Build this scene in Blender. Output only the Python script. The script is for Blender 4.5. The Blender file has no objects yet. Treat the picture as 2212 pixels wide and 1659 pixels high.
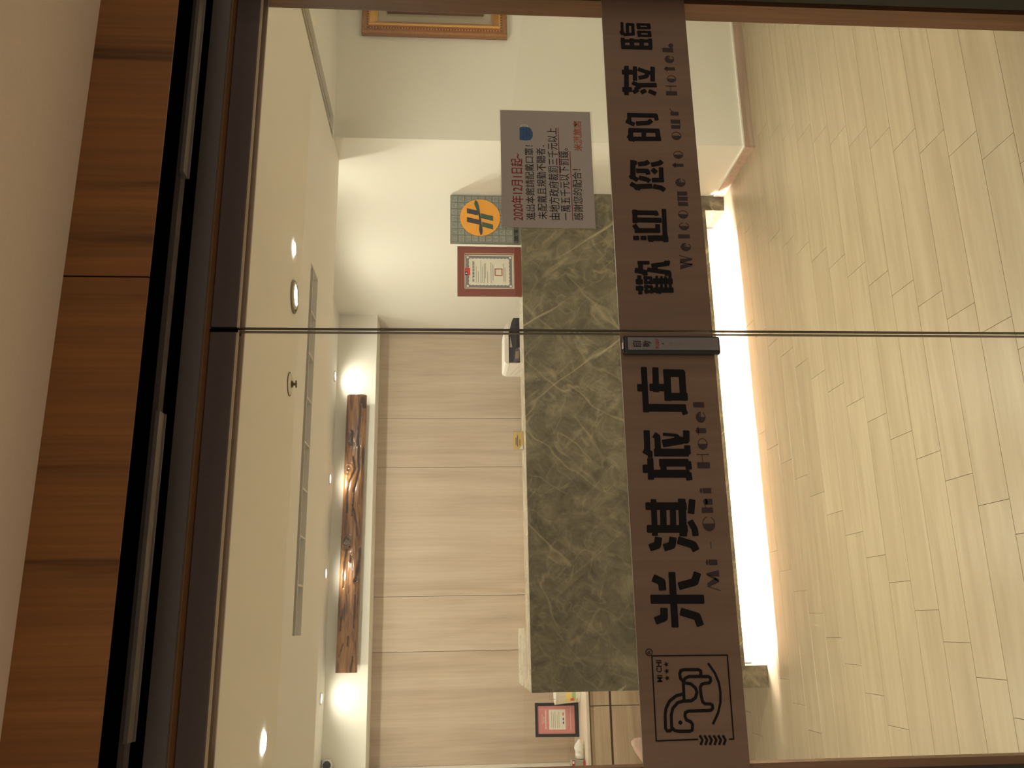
import bpy, bmesh, math, random
from mathutils import Vector, Matrix, noise

random.seed(7)
scene = bpy.context.scene
COL = scene.collection

# ------------------------------------------------------------------ camera
# the phone was held on its side: the picture's left edge is the scene's "up"
EYE = 1.55
F_PX, YAW, PITCH, ROLL = 1851.73, 0.278434591, -0.0702121785, 0.00170283298
cam_data = bpy.data.cameras.new('camera')
cam = bpy.data.objects.new('camera', cam_data)
COL.objects.link(cam)
cam_data.sensor_fit = 'HORIZONTAL'
cam_data.sensor_width = 36.0
cam_data.lens = F_PX / 2212.0 * 36.0
cam_data.clip_start = 0.05
fwd = Vector((math.sin(YAW) * math.cos(PITCH), math.cos(YAW) * math.cos(PITCH), math.sin(PITCH)))
r0 = Vector((math.cos(YAW), -math.sin(YAW), 0))
u0 = r0.cross(fwd)
right = math.cos(ROLL) * r0 + math.sin(ROLL) * u0
down = -(-math.sin(ROLL) * r0 + math.cos(ROLL) * u0)
m3 = Matrix((down, right, -fwd)).transposed()
cam.matrix_world = Matrix.Translation((0, 0, EYE)) @ m3.to_4x4()
scene.camera = cam

# ------------------------------------------------------------------ night outside, exposure
world = bpy.data.worlds.new('night')
scene.world = world
world.use_nodes = True
bg = world.node_tree.nodes['Background']
bg.inputs['Color'].default_value = (1.0, 0.88, 0.78, 1)
bg.inputs['Strength'].default_value = 0.36
scene.view_settings.view_transform = 'Standard'
scene.view_settings.look = 'None'
scene.view_settings.gamma = 1.0
scene.view_settings.use_curve_mapping = False
scene.view_settings.exposure = 0.72
scene.cycles.max_bounces = 6
scene.cycles.diffuse_bounces = 4
scene.cycles.glossy_bounces = 3
scene.cycles.transmission_bounces = 2
scene.cycles.use_adaptive_sampling = True
scene.cycles.adaptive_threshold = 0.06
scene.cycles.caustics_reflective = False
scene.cycles.caustics_refractive = False

WARM = (1.0, 0.96, 0.79)
def spot(name, loc, target, power, angle, blend=0.6, radius=0.03, color=WARM, parent=None):
    ld = bpy.data.lights.new(name, 'SPOT')
    ld.energy = power; ld.color = color; ld.spot_size = math.radians(angle)
    ld.spot_blend = blend; ld.shadow_soft_size = radius
    o = bpy.data.objects.new(name, ld)
    COL.objects.link(o)
    d = (Vector(target) - Vector(loc)).normalized()
    o.rotation_euler = d.to_track_quat('-Z', 'Y').to_euler()
    if parent is not None:
        o.parent = parent; o.location = Vector(loc) - ORG[parent.name]
    else:
        o.location = loc
    return o

# ------------------------------------------------------------------ helpers
ORG = {}
def setp(o, label=None, cat=None, group=None, kind=None):
    if label: o['label'] = label
    if cat: o['category'] = cat
    if group: o['group'] = group
    if kind: o['kind'] = kind
    return o
def thing(name, loc, label, cat, group=None, kind=None):
    o = bpy.data.objects.new(name, None)
    COL.objects.link(o); o.location = loc
    o.empty_display_size = 0.05
    ORG[o.name] = Vector(loc)
    return setp(o, label, cat, group, kind)

class MB:
    def __init__(s): s.v = []; s.f = []; s.uv = None
    def poly(s, pts):
        n = len(s.v); s.v += [tuple(p) for p in pts]; s.f.append(tuple(range(n, n + len(pts)))); return s
    def box(s, x0, x1, y0, y1, z0, z1):
        n = len(s.v)
        s.v += [(x0,y0,z0),(x1,y0,z0),(x1,y1,z0),(x0,y1,z0),(x0,y0,z1),(x1,y0,z1),(x1,y1,z1),(x0,y1,z1)]
        s.f += [tuple(n+i for i in q) for q in ((3,2,1,0),(4,5,6,7),(0,1,5,4),(1,2,6,5),(2,3,7,6),(3,0,4,7))]
        return s
    def prism(s, pts, y0, y1):
        """outline in x,z (counter-clockwise seen from the front, -Y), from y0 (front) to y1"""
        n = len(s.v); k = len(pts)
        s.v += [(x, y0, z) for x, z in pts] + [(x, y1, z) for x, z in pts]
        s.f.append(tuple(range(n, n + k))); s.f.append(tuple(range(n + 2*k - 1, n + k - 1, -1)))
        for i in range(k):
            j = (i + 1) % k
            s.f.append((n+j, n+i, n+k+i, n+k+j))
        return s
    def extrude(s, pts, a, b, axis):
        """outline (p,q) swept along axis 0 (x): p=y,q=z ; axis 2 (z): p=x,q=y"""
        n = len(s.v); k = len(pts)
        for t in (a, b):
            for p, q in pts:
                s.v.append((t, p, q) if axis == 0 else (p, q, t) if axis == 2 else (p, t, q))
        s.f.append(tuple(range(n, n+k))); s.f.append(tuple(range(n+2*k-1, n+k-1, -1)))
        for i in range(k):
            j = (i+1) % k
            s.f.append((n+i, n+k+i, n+k+j, n+j))
        return s
    def lathe(s, prof, c, axis='z', n=24, cap=True):
        """prof: (radius, height) list around axis through c"""
        b = len(s.v)
        for r, h in prof:
            for i in range(n):
                a = 2*math.pi*i/n
                p = (r*math.cos(a), r*math.sin(a))
                if axis == 'z': s.v.append((c[0]+p[0], c[1]+p[1], c[2]+h))
                elif axis == 'y': s.v.append((c[0]+p[0], c[1]+h, c[2]+p[1]))
                else: s.v.append((c[0]+h, c[1]+p[0], c[2]+p[1]))
        for j in range(len(prof)-1):
            for i in range(n):
                k = (i+1) % n
                s.f.append((b+j*n+i, b+j*n+k, b+(j+1)*n+k, b+(j+1)*n+i))
        if cap:
            s.f.append(tuple(b+i for i in range(n))[::-1])
            s.f.append(tuple(b+(len(prof)-1)*n+i for i in range(n)))
        return s
    def disc(s, cx, cz, r, y0, y1, n=20, rz=None):
        rz = rz or r
        return s.prism([(cx+r*math.cos(2*math.pi*i/n), cz+rz*math.sin(2*math.pi*i/n)) for i in range(n)], y0, y1)
    def stroke(s, pts, w, y0, y1, round_end=0.22):
        """a polyline of width w in the x,z plane"""
        h = w/2
        s.k = getattr(s, 'k', 0) + 1
        y0 = y0 - 2.5e-5*(s.k % 40)
        for i in range(len(pts)-1):
            y0 -= 4e-6
            a = Vector(pts[i]); b = Vector(pts[i+1])
            if (b-a).length < 1e-6: continue
            d = (b-a).normalized(); nrm = Vector((-d.y, d.x))
            a2 = a - d*(h*0.5 if i == 0 else 0); b2 = b + d*(h*0.5 if i == len(pts)-2 else 0)
            c = h*round_end*2
            quad = [a2 - nrm*(h-c) , b2 - nrm*(h-c)]
            loop = [a2 + d*0 - nrm*(h-c), a2 + d*c - nrm*h, b2 - d*c - nrm*h, b2 - nrm*(h-c),
                    b2 + nrm*(h-c), b2 - d*c + nrm*h, a2 + d*c + nrm*h, a2 + nrm*(h-c)]
            s.prism([(p.x, p.y) for p in loop], y0, y1)
        for p in pts[1:-1]:
            y0 -= 4e-6
            s.disc(p[0], p[1], h, y0, y1, 10)
        return s
    def build(s, name, mat, parent=None, smooth=False, bevel=0, origin=None, recalc=True, segs=2):
        if parent is not None: org = ORG[parent.name]
        elif origin is not None: org = Vector(origin)
        else:
            xs = [v[0] for v in s.v]; ys = [v[1] for v in s.v]; zs = [v[2] for v in s.v]
            org = Vector(((min(xs)+max(xs))/2, (min(ys)+max(ys))/2, min(zs)))
        me = bpy.data.meshes.new(name)
        me.from_pydata([(v[0]-org.x, v[1]-org.y, v[2]-org.z) for v in s.v], [], s.f)
        if recalc or bevel:
            bm = bmesh.new(); bm.from_mesh(me)
            if bevel:
                bmesh.ops.bevel(bm, geom=[e for e in bm.edges if e.is_manifold and e.calc_face_angle(0) > 0.5], offset=bevel, segments=segs, affect='EDGES', profile=0.6)
            if recalc: bmesh.ops.recalc_face_normals(bm, faces=bm.faces)
            bm.to_mesh(me); bm.free()
        if smooth:
            for p in me.polygons: p.use_smooth = True
        me.materials.append(M[mat] if isinstance(mat, str) else mat)
        o = bpy.data.objects.new(name, me)
        COL.objects.link(o)
        if parent is not None: o.parent = parent
        else: o.location = org
        ORG[o.name] = org
        return o

def text_part(body, x0, x1, z0, z1, y, mat, parent, name='lettering', bold=0.0, vertical=False):
    """flat printed lettering, fitted into the rectangle, reading from -Y; vertical = stacked characters"""
    def glyph_verts(t):
        c = bpy.data.curves.new('t', 'FONT'); c.body = t; c.offset = bold; c.resolution_u = 3
        o = bpy.data.objects.new('t', c); COL.objects.link(o)
        bpy.context.view_layer.update()
        me = bpy.data.meshes.new_from_object(o.evaluated_get(bpy.context.evaluated_depsgraph_get()))
        vs = [(v.co.x, v.co.y) for v in me.vertices]; fs = [tuple(p.vertices) for p in me.polygons]
        bpy.data.objects.remove(o); bpy.data.curves.remove(c); bpy.data.meshes.remove(me)
        return vs, fs
    mb = MB()
    jobs = []
    if vertical:
        n = len(body); dz = (z1-z0)/n
        for i, ch in enumerate(body):
            if ch.strip(): jobs.append((ch, x0, x1, z1-(i+1)*dz+dz*0.08, z1-i*dz-dz*0.08))
    else: jobs.append((body, x0, x1, z0, z1))
    for t, a, b, c, d in jobs:
        vs, fs = glyph_verts(t)
        if not vs: continue
        mx = min(v[0] for v in vs); Mx = max(v[0] for v in vs); mz = min(v[1] for v in vs); Mz = max(v[1] for v in vs)
        n = len(mb.v)
        mb.v += [(a+(v[0]-mx)/max(Mx-mx, 1e-6)*(b-a), y, c+(v[1]-mz)/max(Mz-mz, 1e-6)*(d-c)) for v in vs]
        mb.f += [tuple(n+i for i in f) for f in fs]
    return mb.build(name, mat, parent, recalc=False)

# ------------------------------------------------------------------ materials
M = {}
def base(name, color=(0.8,0.8,0.8), rough=0.5, metal=0.0, spec=0.5, coat=0.0):
    m = bpy.data.materials.new(name); m.use_nodes = True
    b = m.node_tree.nodes['Principled BSDF']
    b.inputs['Base Color'].default_value = (*color, 1)
    b.inputs['Roughness'].default_value = rough
    b.inputs['Metallic'].default_value = metal
    b.inputs['Specular IOR Level'].default_value = spec
    b.inputs['Coat Weight'].default_value = coat
    M[name] = m
    return m, m.node_tree, b
def srgb(r, g, b):
    f = lambda c: (c/255/12.92) if c/255 <= 0.04045 else ((c/255+0.055)/1.055)**2.4
    return (f(r), f(g), f(b))
def nd(nt, t, **kw):
    n = nt.nodes.new(t)
    for k, v in kw.items():
        if k in n.inputs: n.inputs[k].default_value = v
        else: setattr(n, k, v)
    return n
def coords(nt, scale=(1,1,1), rnd=False):
    tc = nd(nt, 'ShaderNodeTexCoord'); mp = nd(nt, 'ShaderNodeMapping')
    mp.inputs['Scale'].default_value = scale
    nt.links.new(tc.outputs['Object'], mp.inputs['Vector'])
    if rnd:
        oi = nd(nt, 'ShaderNodeObjectInfo'); ml = nd(nt, 'ShaderNodeMath', operation='MULTIPLY'); ml.inputs[1].default_value = 37.0
        nt.links.new(oi.outputs['Random'], ml.inputs[0]); nt.links.new(ml.outputs[0], mp.inputs['Location'])
    return mp.outputs['Vector']
def ramp(nt, fac, stops):
    r = nd(nt, 'ShaderNodeValToRGB')
    el = r.color_ramp.elements
    while len(el) < len(stops): el.new(0.5)
    for e, (p, c) in zip(el, stops): e.position = p; e.color = (*c, 1)
    nt.links.new(fac, r.inputs[0]); return r.outputs[0]
def mix(nt, fac, a, b, mode='MIX'):
    n = nd(nt, 'ShaderNodeMix', data_type='RGBA', blend_type=mode)
    for s, v in ((n.inputs[0], fac), (n.inputs[6], a), (n.inputs[7], b)):
        if hasattr(v, 'links') or isinstance(v, bpy.types.NodeSocket): nt.links.new(v, s)
        else: s.default_value = v if not isinstance(v, tuple) else (*v, 1)
    return n.outputs[2]
def bump(nt, b, h, strength=0.1, dist=0.002):
    n = nd(nt, 'ShaderNodeBump'); n.inputs['Strength'].default_value = strength; n.inputs['Distance'].default_value = dist
    nt.links.new(h, n.inputs['Height']); nt.links.new(n.outputs[0], b.inputs['Normal'])

def plain(name, color, rough=0.5, metal=0.0, spec=0.5, grain=0.03, coat=0.0):
    """paint, plastic or metal with a faint unevenness"""
    m, nt, b = base(name, color, rough, metal, spec, coat)
    v = coords(nt, (40,40,40)); n = nd(nt, 'ShaderNodeTexNoise', Scale=3.0, Detail=3.0)
    nt.links.new(v, n.inputs['Vector'])
    lo = tuple(c*(1-grain) for c in color); hi = tuple(min(1, c*(1+grain)) for c in color)
    nt.links.new(ramp(nt, n.outputs[0], [(0.3, lo), (0.7, hi)]), b.inputs['Base Color'])
    return m
def wood(name, dark, mid, light, axis, rough=0.45, across=22.0, along=1.1, rnd=True, fine=0.35, coat=0.0, contrast=(0.30,0.52,0.72)):
    m, nt, b = base(name, mid, rough, 0, 0.4, coat)
    sc = [across]*3; sc[axis] = along
    v = coords(nt, tuple(sc), rnd)
    n1 = nd(nt, 'ShaderNodeTexNoise', Scale=1.0, Detail=6.0, Roughness=0.6, Distortion=0.6); nt.links.new(v, n1.inputs['Vector'])
    col = ramp(nt, n1.outputs[0], [(contrast[0], dark), (contrast[1], mid), (contrast[2], light)])
    sc2 = [across*9]*3; sc2[axis] = along*3
    v2 = coords(nt, tuple(sc2), rnd)
    n2 = nd(nt, 'ShaderNodeTexNoise', Scale=1.0, Detail=3.0); nt.links.new(v2, n2.inputs['Vector'])
    g = ramp(nt, n2.outputs[0], [(0.35, (0.72,0.70,0.68)), (0.62, (1,1,1))])
    nt.links.new(mix(nt, fine, col, mix(nt, 1.0, col, g, 'MULTIPLY')), b.inputs['Base Color'])
    bump(nt, b, n2.outputs[0], 0.12, 0.001)
    return m

plain('wall_paint', srgb(242,239,228), 0.75, grain=0.012)
plain('ceiling_paint', srgb(249,247,240), 0.8, grain=0.012)
plain('soffit_paint', srgb(234,218,194), 0.8, grain=0.02)
wood('panel_wood', srgb(190,168,146), srgb(208,189,167), srgb(218,201,181), 2, 0.5, 7.0, 0.6, fine=0.25)
wood('drawer_wood', srgb(196,168,136), srgb(218,194,162), srgb(230,208,178), 0, 0.5, 14.0, 1.0)
wood('fascia_wood', srgb(60,36,16), srgb(124,81,39), srgb(146,97,48), 2, 0.42, 15.0, 0.6, fine=0.55, contrast=(0.27,0.40,0.75))
wood('jamb_wood', srgb(100,70,44), srgb(130,92,62), srgb(146,106,72), 2, 0.5, 18.0, 0.8)
wood('sign_wood', srgb(106,84,66), srgb(116,93,74), srgb(124,100,80), 2, 0.5, 10.0, 0.6, fine=0.2)
wood('skirting_wood', srgb(170,144,126), srgb(188,164,146), srgb(200,178,160), 0, 0.4, 30.0, 1.0)
wood('mount_wood', srgb(120,70,30), srgb(150,94,44), srgb(170,112,56), 2, 0.4, 30.0, 1.2)

def floor_mat():
    m, nt, b = base('floor_tile', srgb(206,182,140), 0.32, 0, 0.5)
    v = coords(nt, (1.2, 16, 16), True)
    n1 = nd(nt, 'ShaderNodeTexNoise', Scale=1.6, Detail=5.0, Roughness=0.55, Distortion=0.5); nt.links.new(v, n1.inputs['Vector'])
    col = ramp(nt, n1.outputs[0], [(0.28, srgb(160,143,115)), (0.5, srgb(169,152,124)), (0.75, srgb(178,162,134))])
    oi = nd(nt, 'ShaderNodeObjectInfo')
    tint = ramp(nt, oi.outputs['Random'], [(0.0, (0.96,0.955,0.95)), (1.0, (1,1,1))])
    nt.links.new(mix(nt, 1.0, col, tint, 'MULTIPLY'), b.inputs['Base Color'])
    bump(nt, b, n1.outputs[0], 0.02, 0.0006)
floor_mat()

def marble(name, dark, mid, light, vein, rough, scale=1.0):
    m, nt, b = base(name, mid, rough, 0, 0.5)
    v = coords(nt, (scale, scale, scale))
    nz = nd(nt, 'ShaderNodeTexNoise', Scale=8.0, Detail=12.0, Roughness=0.75, Distortion=0.7); nt.links.new(v, nz.inputs['Vector'])
    col = ramp(nt, nz.outputs[0], [(0.34, dark), (0.5, mid), (0.66, light)])
    # long thin veins: contour lines of a stretched noise, broken up by a second one
    for k, (rot, st, lo, amt) in enumerate((((0.0, -0.88, 0.0), (0.30, 1.0, 2.2), 0.0035, 0.85), ((0.0, 0.75, 0.3), (0.6, 1.0, 2.4), 0.003, 0.45), ((0.0, -0.6, 0.9), (2.2, 2.0, 5.0), 0.006, 0.26), ((0.0, 0.9, 0.4), (3.2, 2.0, 6.0), 0.007, 0.20))):
        m0 = nd(nt, 'ShaderNodeMapping'); m0.inputs['Rotation'].default_value = rot; nt.links.new(v, m0.inputs['Vector'])
        mp = nd(nt, 'ShaderNodeMapping'); mp.inputs['Scale'].default_value = st; mp.inputs['Location'].default_value = (k*3.7, k, k*1.9)
        nt.links.new(m0.outputs[0], mp.inputs['Vector'])
        vn = nd(nt, 'ShaderNodeTexNoise', Scale=1.0, Detail=4.0, Roughness=0.5, Distortion=0.25); nt.links.new(mp.outputs[0], vn.inputs['Vector'])
        mask = ramp(nt, vn.outputs[0], [(0.5-lo*2.2, (0,0,0)), (0.5-lo*0.4, (1,1,1)), (0.5+lo*0.4, (1,1,1)), (0.5+lo*2.2, (0,0,0))])
        br = nd(nt, 'ShaderNodeTexNoise', Scale=3.0+k, Detail=2.0); nt.links.new(mp.outputs[0], br.inputs['Vector'])
        mk = mix(nt, 1.0, mask, ramp(nt, br.outputs[0], [(0.40, (0.05,0.05,0.05)), (0.60, (amt,amt,amt))]), 'MULTIPLY')
        col = mix(nt, mk, col, vein)
    nt.links.new(col, b.inputs['Base Color'])
marble('marble', srgb(70,64,48), srgb(98,91,71), srgb(128,120,96), srgb(176,165,132), 0.36)
marble('marble_sheen', srgb(150,142,122), srgb(190,184,164), srgb(214,208,190), srgb(226,220,200), 0.16, 1.4)  # same stone as the front, paler to paint in its grazing reflection

def glass_mat(name, tint=(0.985,0.99,0.98), ior=1.45):
    m = bpy.data.materials.new(name); m.use_nodes = True; nt = m.node_tree; nt.nodes.clear()
    out = nd(nt, 'ShaderNodeOutputMaterial'); mx = nd(nt, 'ShaderNodeMixShader'); fr = nd(nt, 'ShaderNodeFresnel', IOR=ior)
    tr = nd(nt, 'ShaderNodeBsdfTransparent'); gl = nd(nt, 'ShaderNodeBsdfGlossy'); gl.inputs['Roughness'].default_value = 0.0
    tr.inputs['Color'].default_value = (*tint, 1)
    # unrefracted pane: keep the air-to-glass Fresnel on the back face too (no false total reflection)
    ge = nd(nt, 'ShaderNodeNewGeometry'); mr = nd(nt, 'ShaderNodeMapRange'); mr.inputs['To Min'].default_value = ior; mr.inputs['To Max'].default_value = 1.0/ior
    nt.links.new(ge.outputs['Backfacing'], mr.inputs['Value']); nt.links.new(mr.outputs[0], fr.inputs['IOR'])
    nt.links.new(fr.outputs[0], mx.inputs[0]); nt.links.new(tr.outputs[0], mx.inputs[1]); nt.links.new(gl.outputs[0], mx.inputs[2])
    nt.links.new(mx.outputs[0], out.inputs[0]); M[name] = m
glass_mat('glass'); glass_mat('acrylic', (0.93,0.93,0.92), 1.3); glass_mat('laminate', (0.95,0.95,0.93), 1.25)

def emit(name, color, strength):
    m = bpy.data.materials.new(name); m.use_nodes = True; nt = m.node_tree; nt.nodes.clear()
    out = nd(nt, 'ShaderNodeOutputMaterial'); e = nd(nt, 'ShaderNodeEmission')
    e.inputs['Color'].default_value = (*color, 1); e.inputs['Strength'].default_value = strength
    nt.links.new(e.outputs[0], out.inputs[0]); M[name] = m
emit('lamp_glow', (1.0, 0.95, 0.86), 12.0)
emit('porch_fill_glow', (1.0, 0.84, 0.66), 20.0)
for k_ in ('lamp_glow', 'porch_fill_glow'): M[k_].cycles.emission_sampling = 'NONE'
emit('led_glow', (1.0, 0.94, 0.92), 520.0)

plain('black_metal', srgb(24,22,20), 0.4, 0.3)
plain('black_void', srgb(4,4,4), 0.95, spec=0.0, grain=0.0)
plain('grey_metal', srgb(120,112,104), 0.4, 0.6)
plain('rail_metal', srgb(90,80,75), 0.25, 0.2)
plain('lit_edge', srgb(196,176,140), 0.4)
plain('underside_wood', srgb(118,82,44), 0.5)
plain('seal', srgb(70,60,46), 0.4)
plain('sign_black', srgb(20,18,17), 0.7, spec=0.15)
plain('sign_faded', srgb(58,48,46), 0.7, spec=0.2)
plain('switch_black', srgb(28,30,32), 0.3)
plain('switch_grey', srgb(112,108,102), 0.45)
plain('chrome', (0.8,0.8,0.8), 0.15, 1.0)
plain('paper_white', srgb(164,157,148), 0.7, grain=0.015)
plain('print_black', srgb(34,26,24), 0.8)
plain('print_red', srgb(132,28,32), 0.8)
plain('print_pale_red', srgb(164,92,70), 0.8)
plain('print_blue', srgb(58,92,132), 0.8, grain=0.12)
plain('gold', srgb(226,172,74), 0.34, 0.85, grain=0.08)
plain('gold_dark', srgb(166,116,48), 0.5, 0.7, grain=0.15)
plain('picture_mat', srgb(196,184,158), 0.8)
plain('walnut_plain', srgb(118,76,30), 0.55, grain=0.1)
plain('rust_board', srgb(124,54,28), 0.55, grain=0.03)
plain('cream_line', srgb(214,186,146), 0.5)
plain('cert_paper', srgb(226,222,206), 0.6, grain=0.01)
plain('cert_grey', srgb(128,124,128), 0.6)
plain('cert_ink', srgb(120,114,110), 0.8)
plain('cert_violet', srgb(92,78,100), 0.8)
plain('flag_red', srgb(208,44,44), 0.6)
plain('flag_blue', srgb(36,38,96), 0.6)
plain('white_plain', srgb(238,236,230), 0.5)
plain('stone_grey', srgb(128,130,120), 0.45, 0.2, grain=0.05)
plain('stone_light', srgb(146,150,140), 0.4, 0.2, grain=0.05)
plain('stone_dark', srgb(84,84,74), 0.5)
plain('emblem_yellow', srgb(240,164,24), 0.4)
plain('emblem_green', srgb(40,78,44), 0.5)
plain('emblem_navy', srgb(40,34,48), 0.5)
plain('printer_white', srgb(238,234,226), 0.35)
plain('printer_black', srgb(40,40,44), 0.4)
plain('printer_grey', srgb(92,92,92), 0.3)
plain('button_blue', srgb(120,150,220), 0.3)
plain('card_yellow', srgb(240,200,116), 0.6)
plain('desk_white', srgb(244,228,208), 0.3)
plain('grout', srgb(150,128,98), 0.8)
plain('groove', srgb(120,88,70), 0.7)
plain('frame_black', srgb(34,34,40), 0.35)
plain('poster_pink', srgb(212,138,136), 0.4)
plain('tissue', srgb(244,240,232), 0.85)
plain('carton_grey', srgb(168,164,150), 0.5)
plain('carton_red', srgb(190,42,40), 0.5)
plain('cup_white', srgb(242,236,220), 0.45)
plain('cup_yellow', srgb(240,214,130), 0.5)
plain('cup_green', srgb(170,196,140), 0.5)
plain('cup_red', srgb(226,88,70), 0.5)
plain('pink_cloth', srgb(226,190,174), 0.7)
plain('vent_grey', srgb(150,138,118), 0.5, 0.2)
plain('vent_white', srgb(226,220,206), 0.5)
plain('dome_black', srgb(26,26,28), 0.12)
plain('brass', srgb(110,84,50), 0.35, 0.7)
plain('pavement', srgb(186,176,162), 0.7, grain=0.1)

def log_mat():
    m, nt, b = base('log_wood', srgb(140,84,40), 0.30, 0, 0.5, 0.35)
    v = coords(nt, (1.5, 14, 16))
    n1 = nd(nt, 'ShaderNodeTexNoise', Scale=1.5, Detail=7.0, Roughness=0.62, Distortion=1.1); nt.links.new(v, n1.inputs['Vector'])
    col = ramp(nt, n1.outputs[0], [(0.27, srgb(50,32,20)), (0.42, srgb(104,68,40)), (0.56, srgb(146,102,60)), (0.75, srgb(180,132,80))])
    v2 = coords(nt, (2.2, 9, 22))
    n2 = nd(nt, 'ShaderNodeTexNoise', Scale=1.3, Detail=4.0, Distortion=0.8); nt.links.new(v2, n2.inputs['Vector'])
    dk = ramp(nt, n2.outputs[0], [(0.60, (0,0,0)), (0.70, (0.9,0.9,0.9))])
    nt.links.new(mix(nt, dk, col, srgb(52,44,38)), b.inputs['Base Color'])
    bump(nt, b, n1.outputs[0], 0.25, 0.004)
log_mat()

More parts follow.
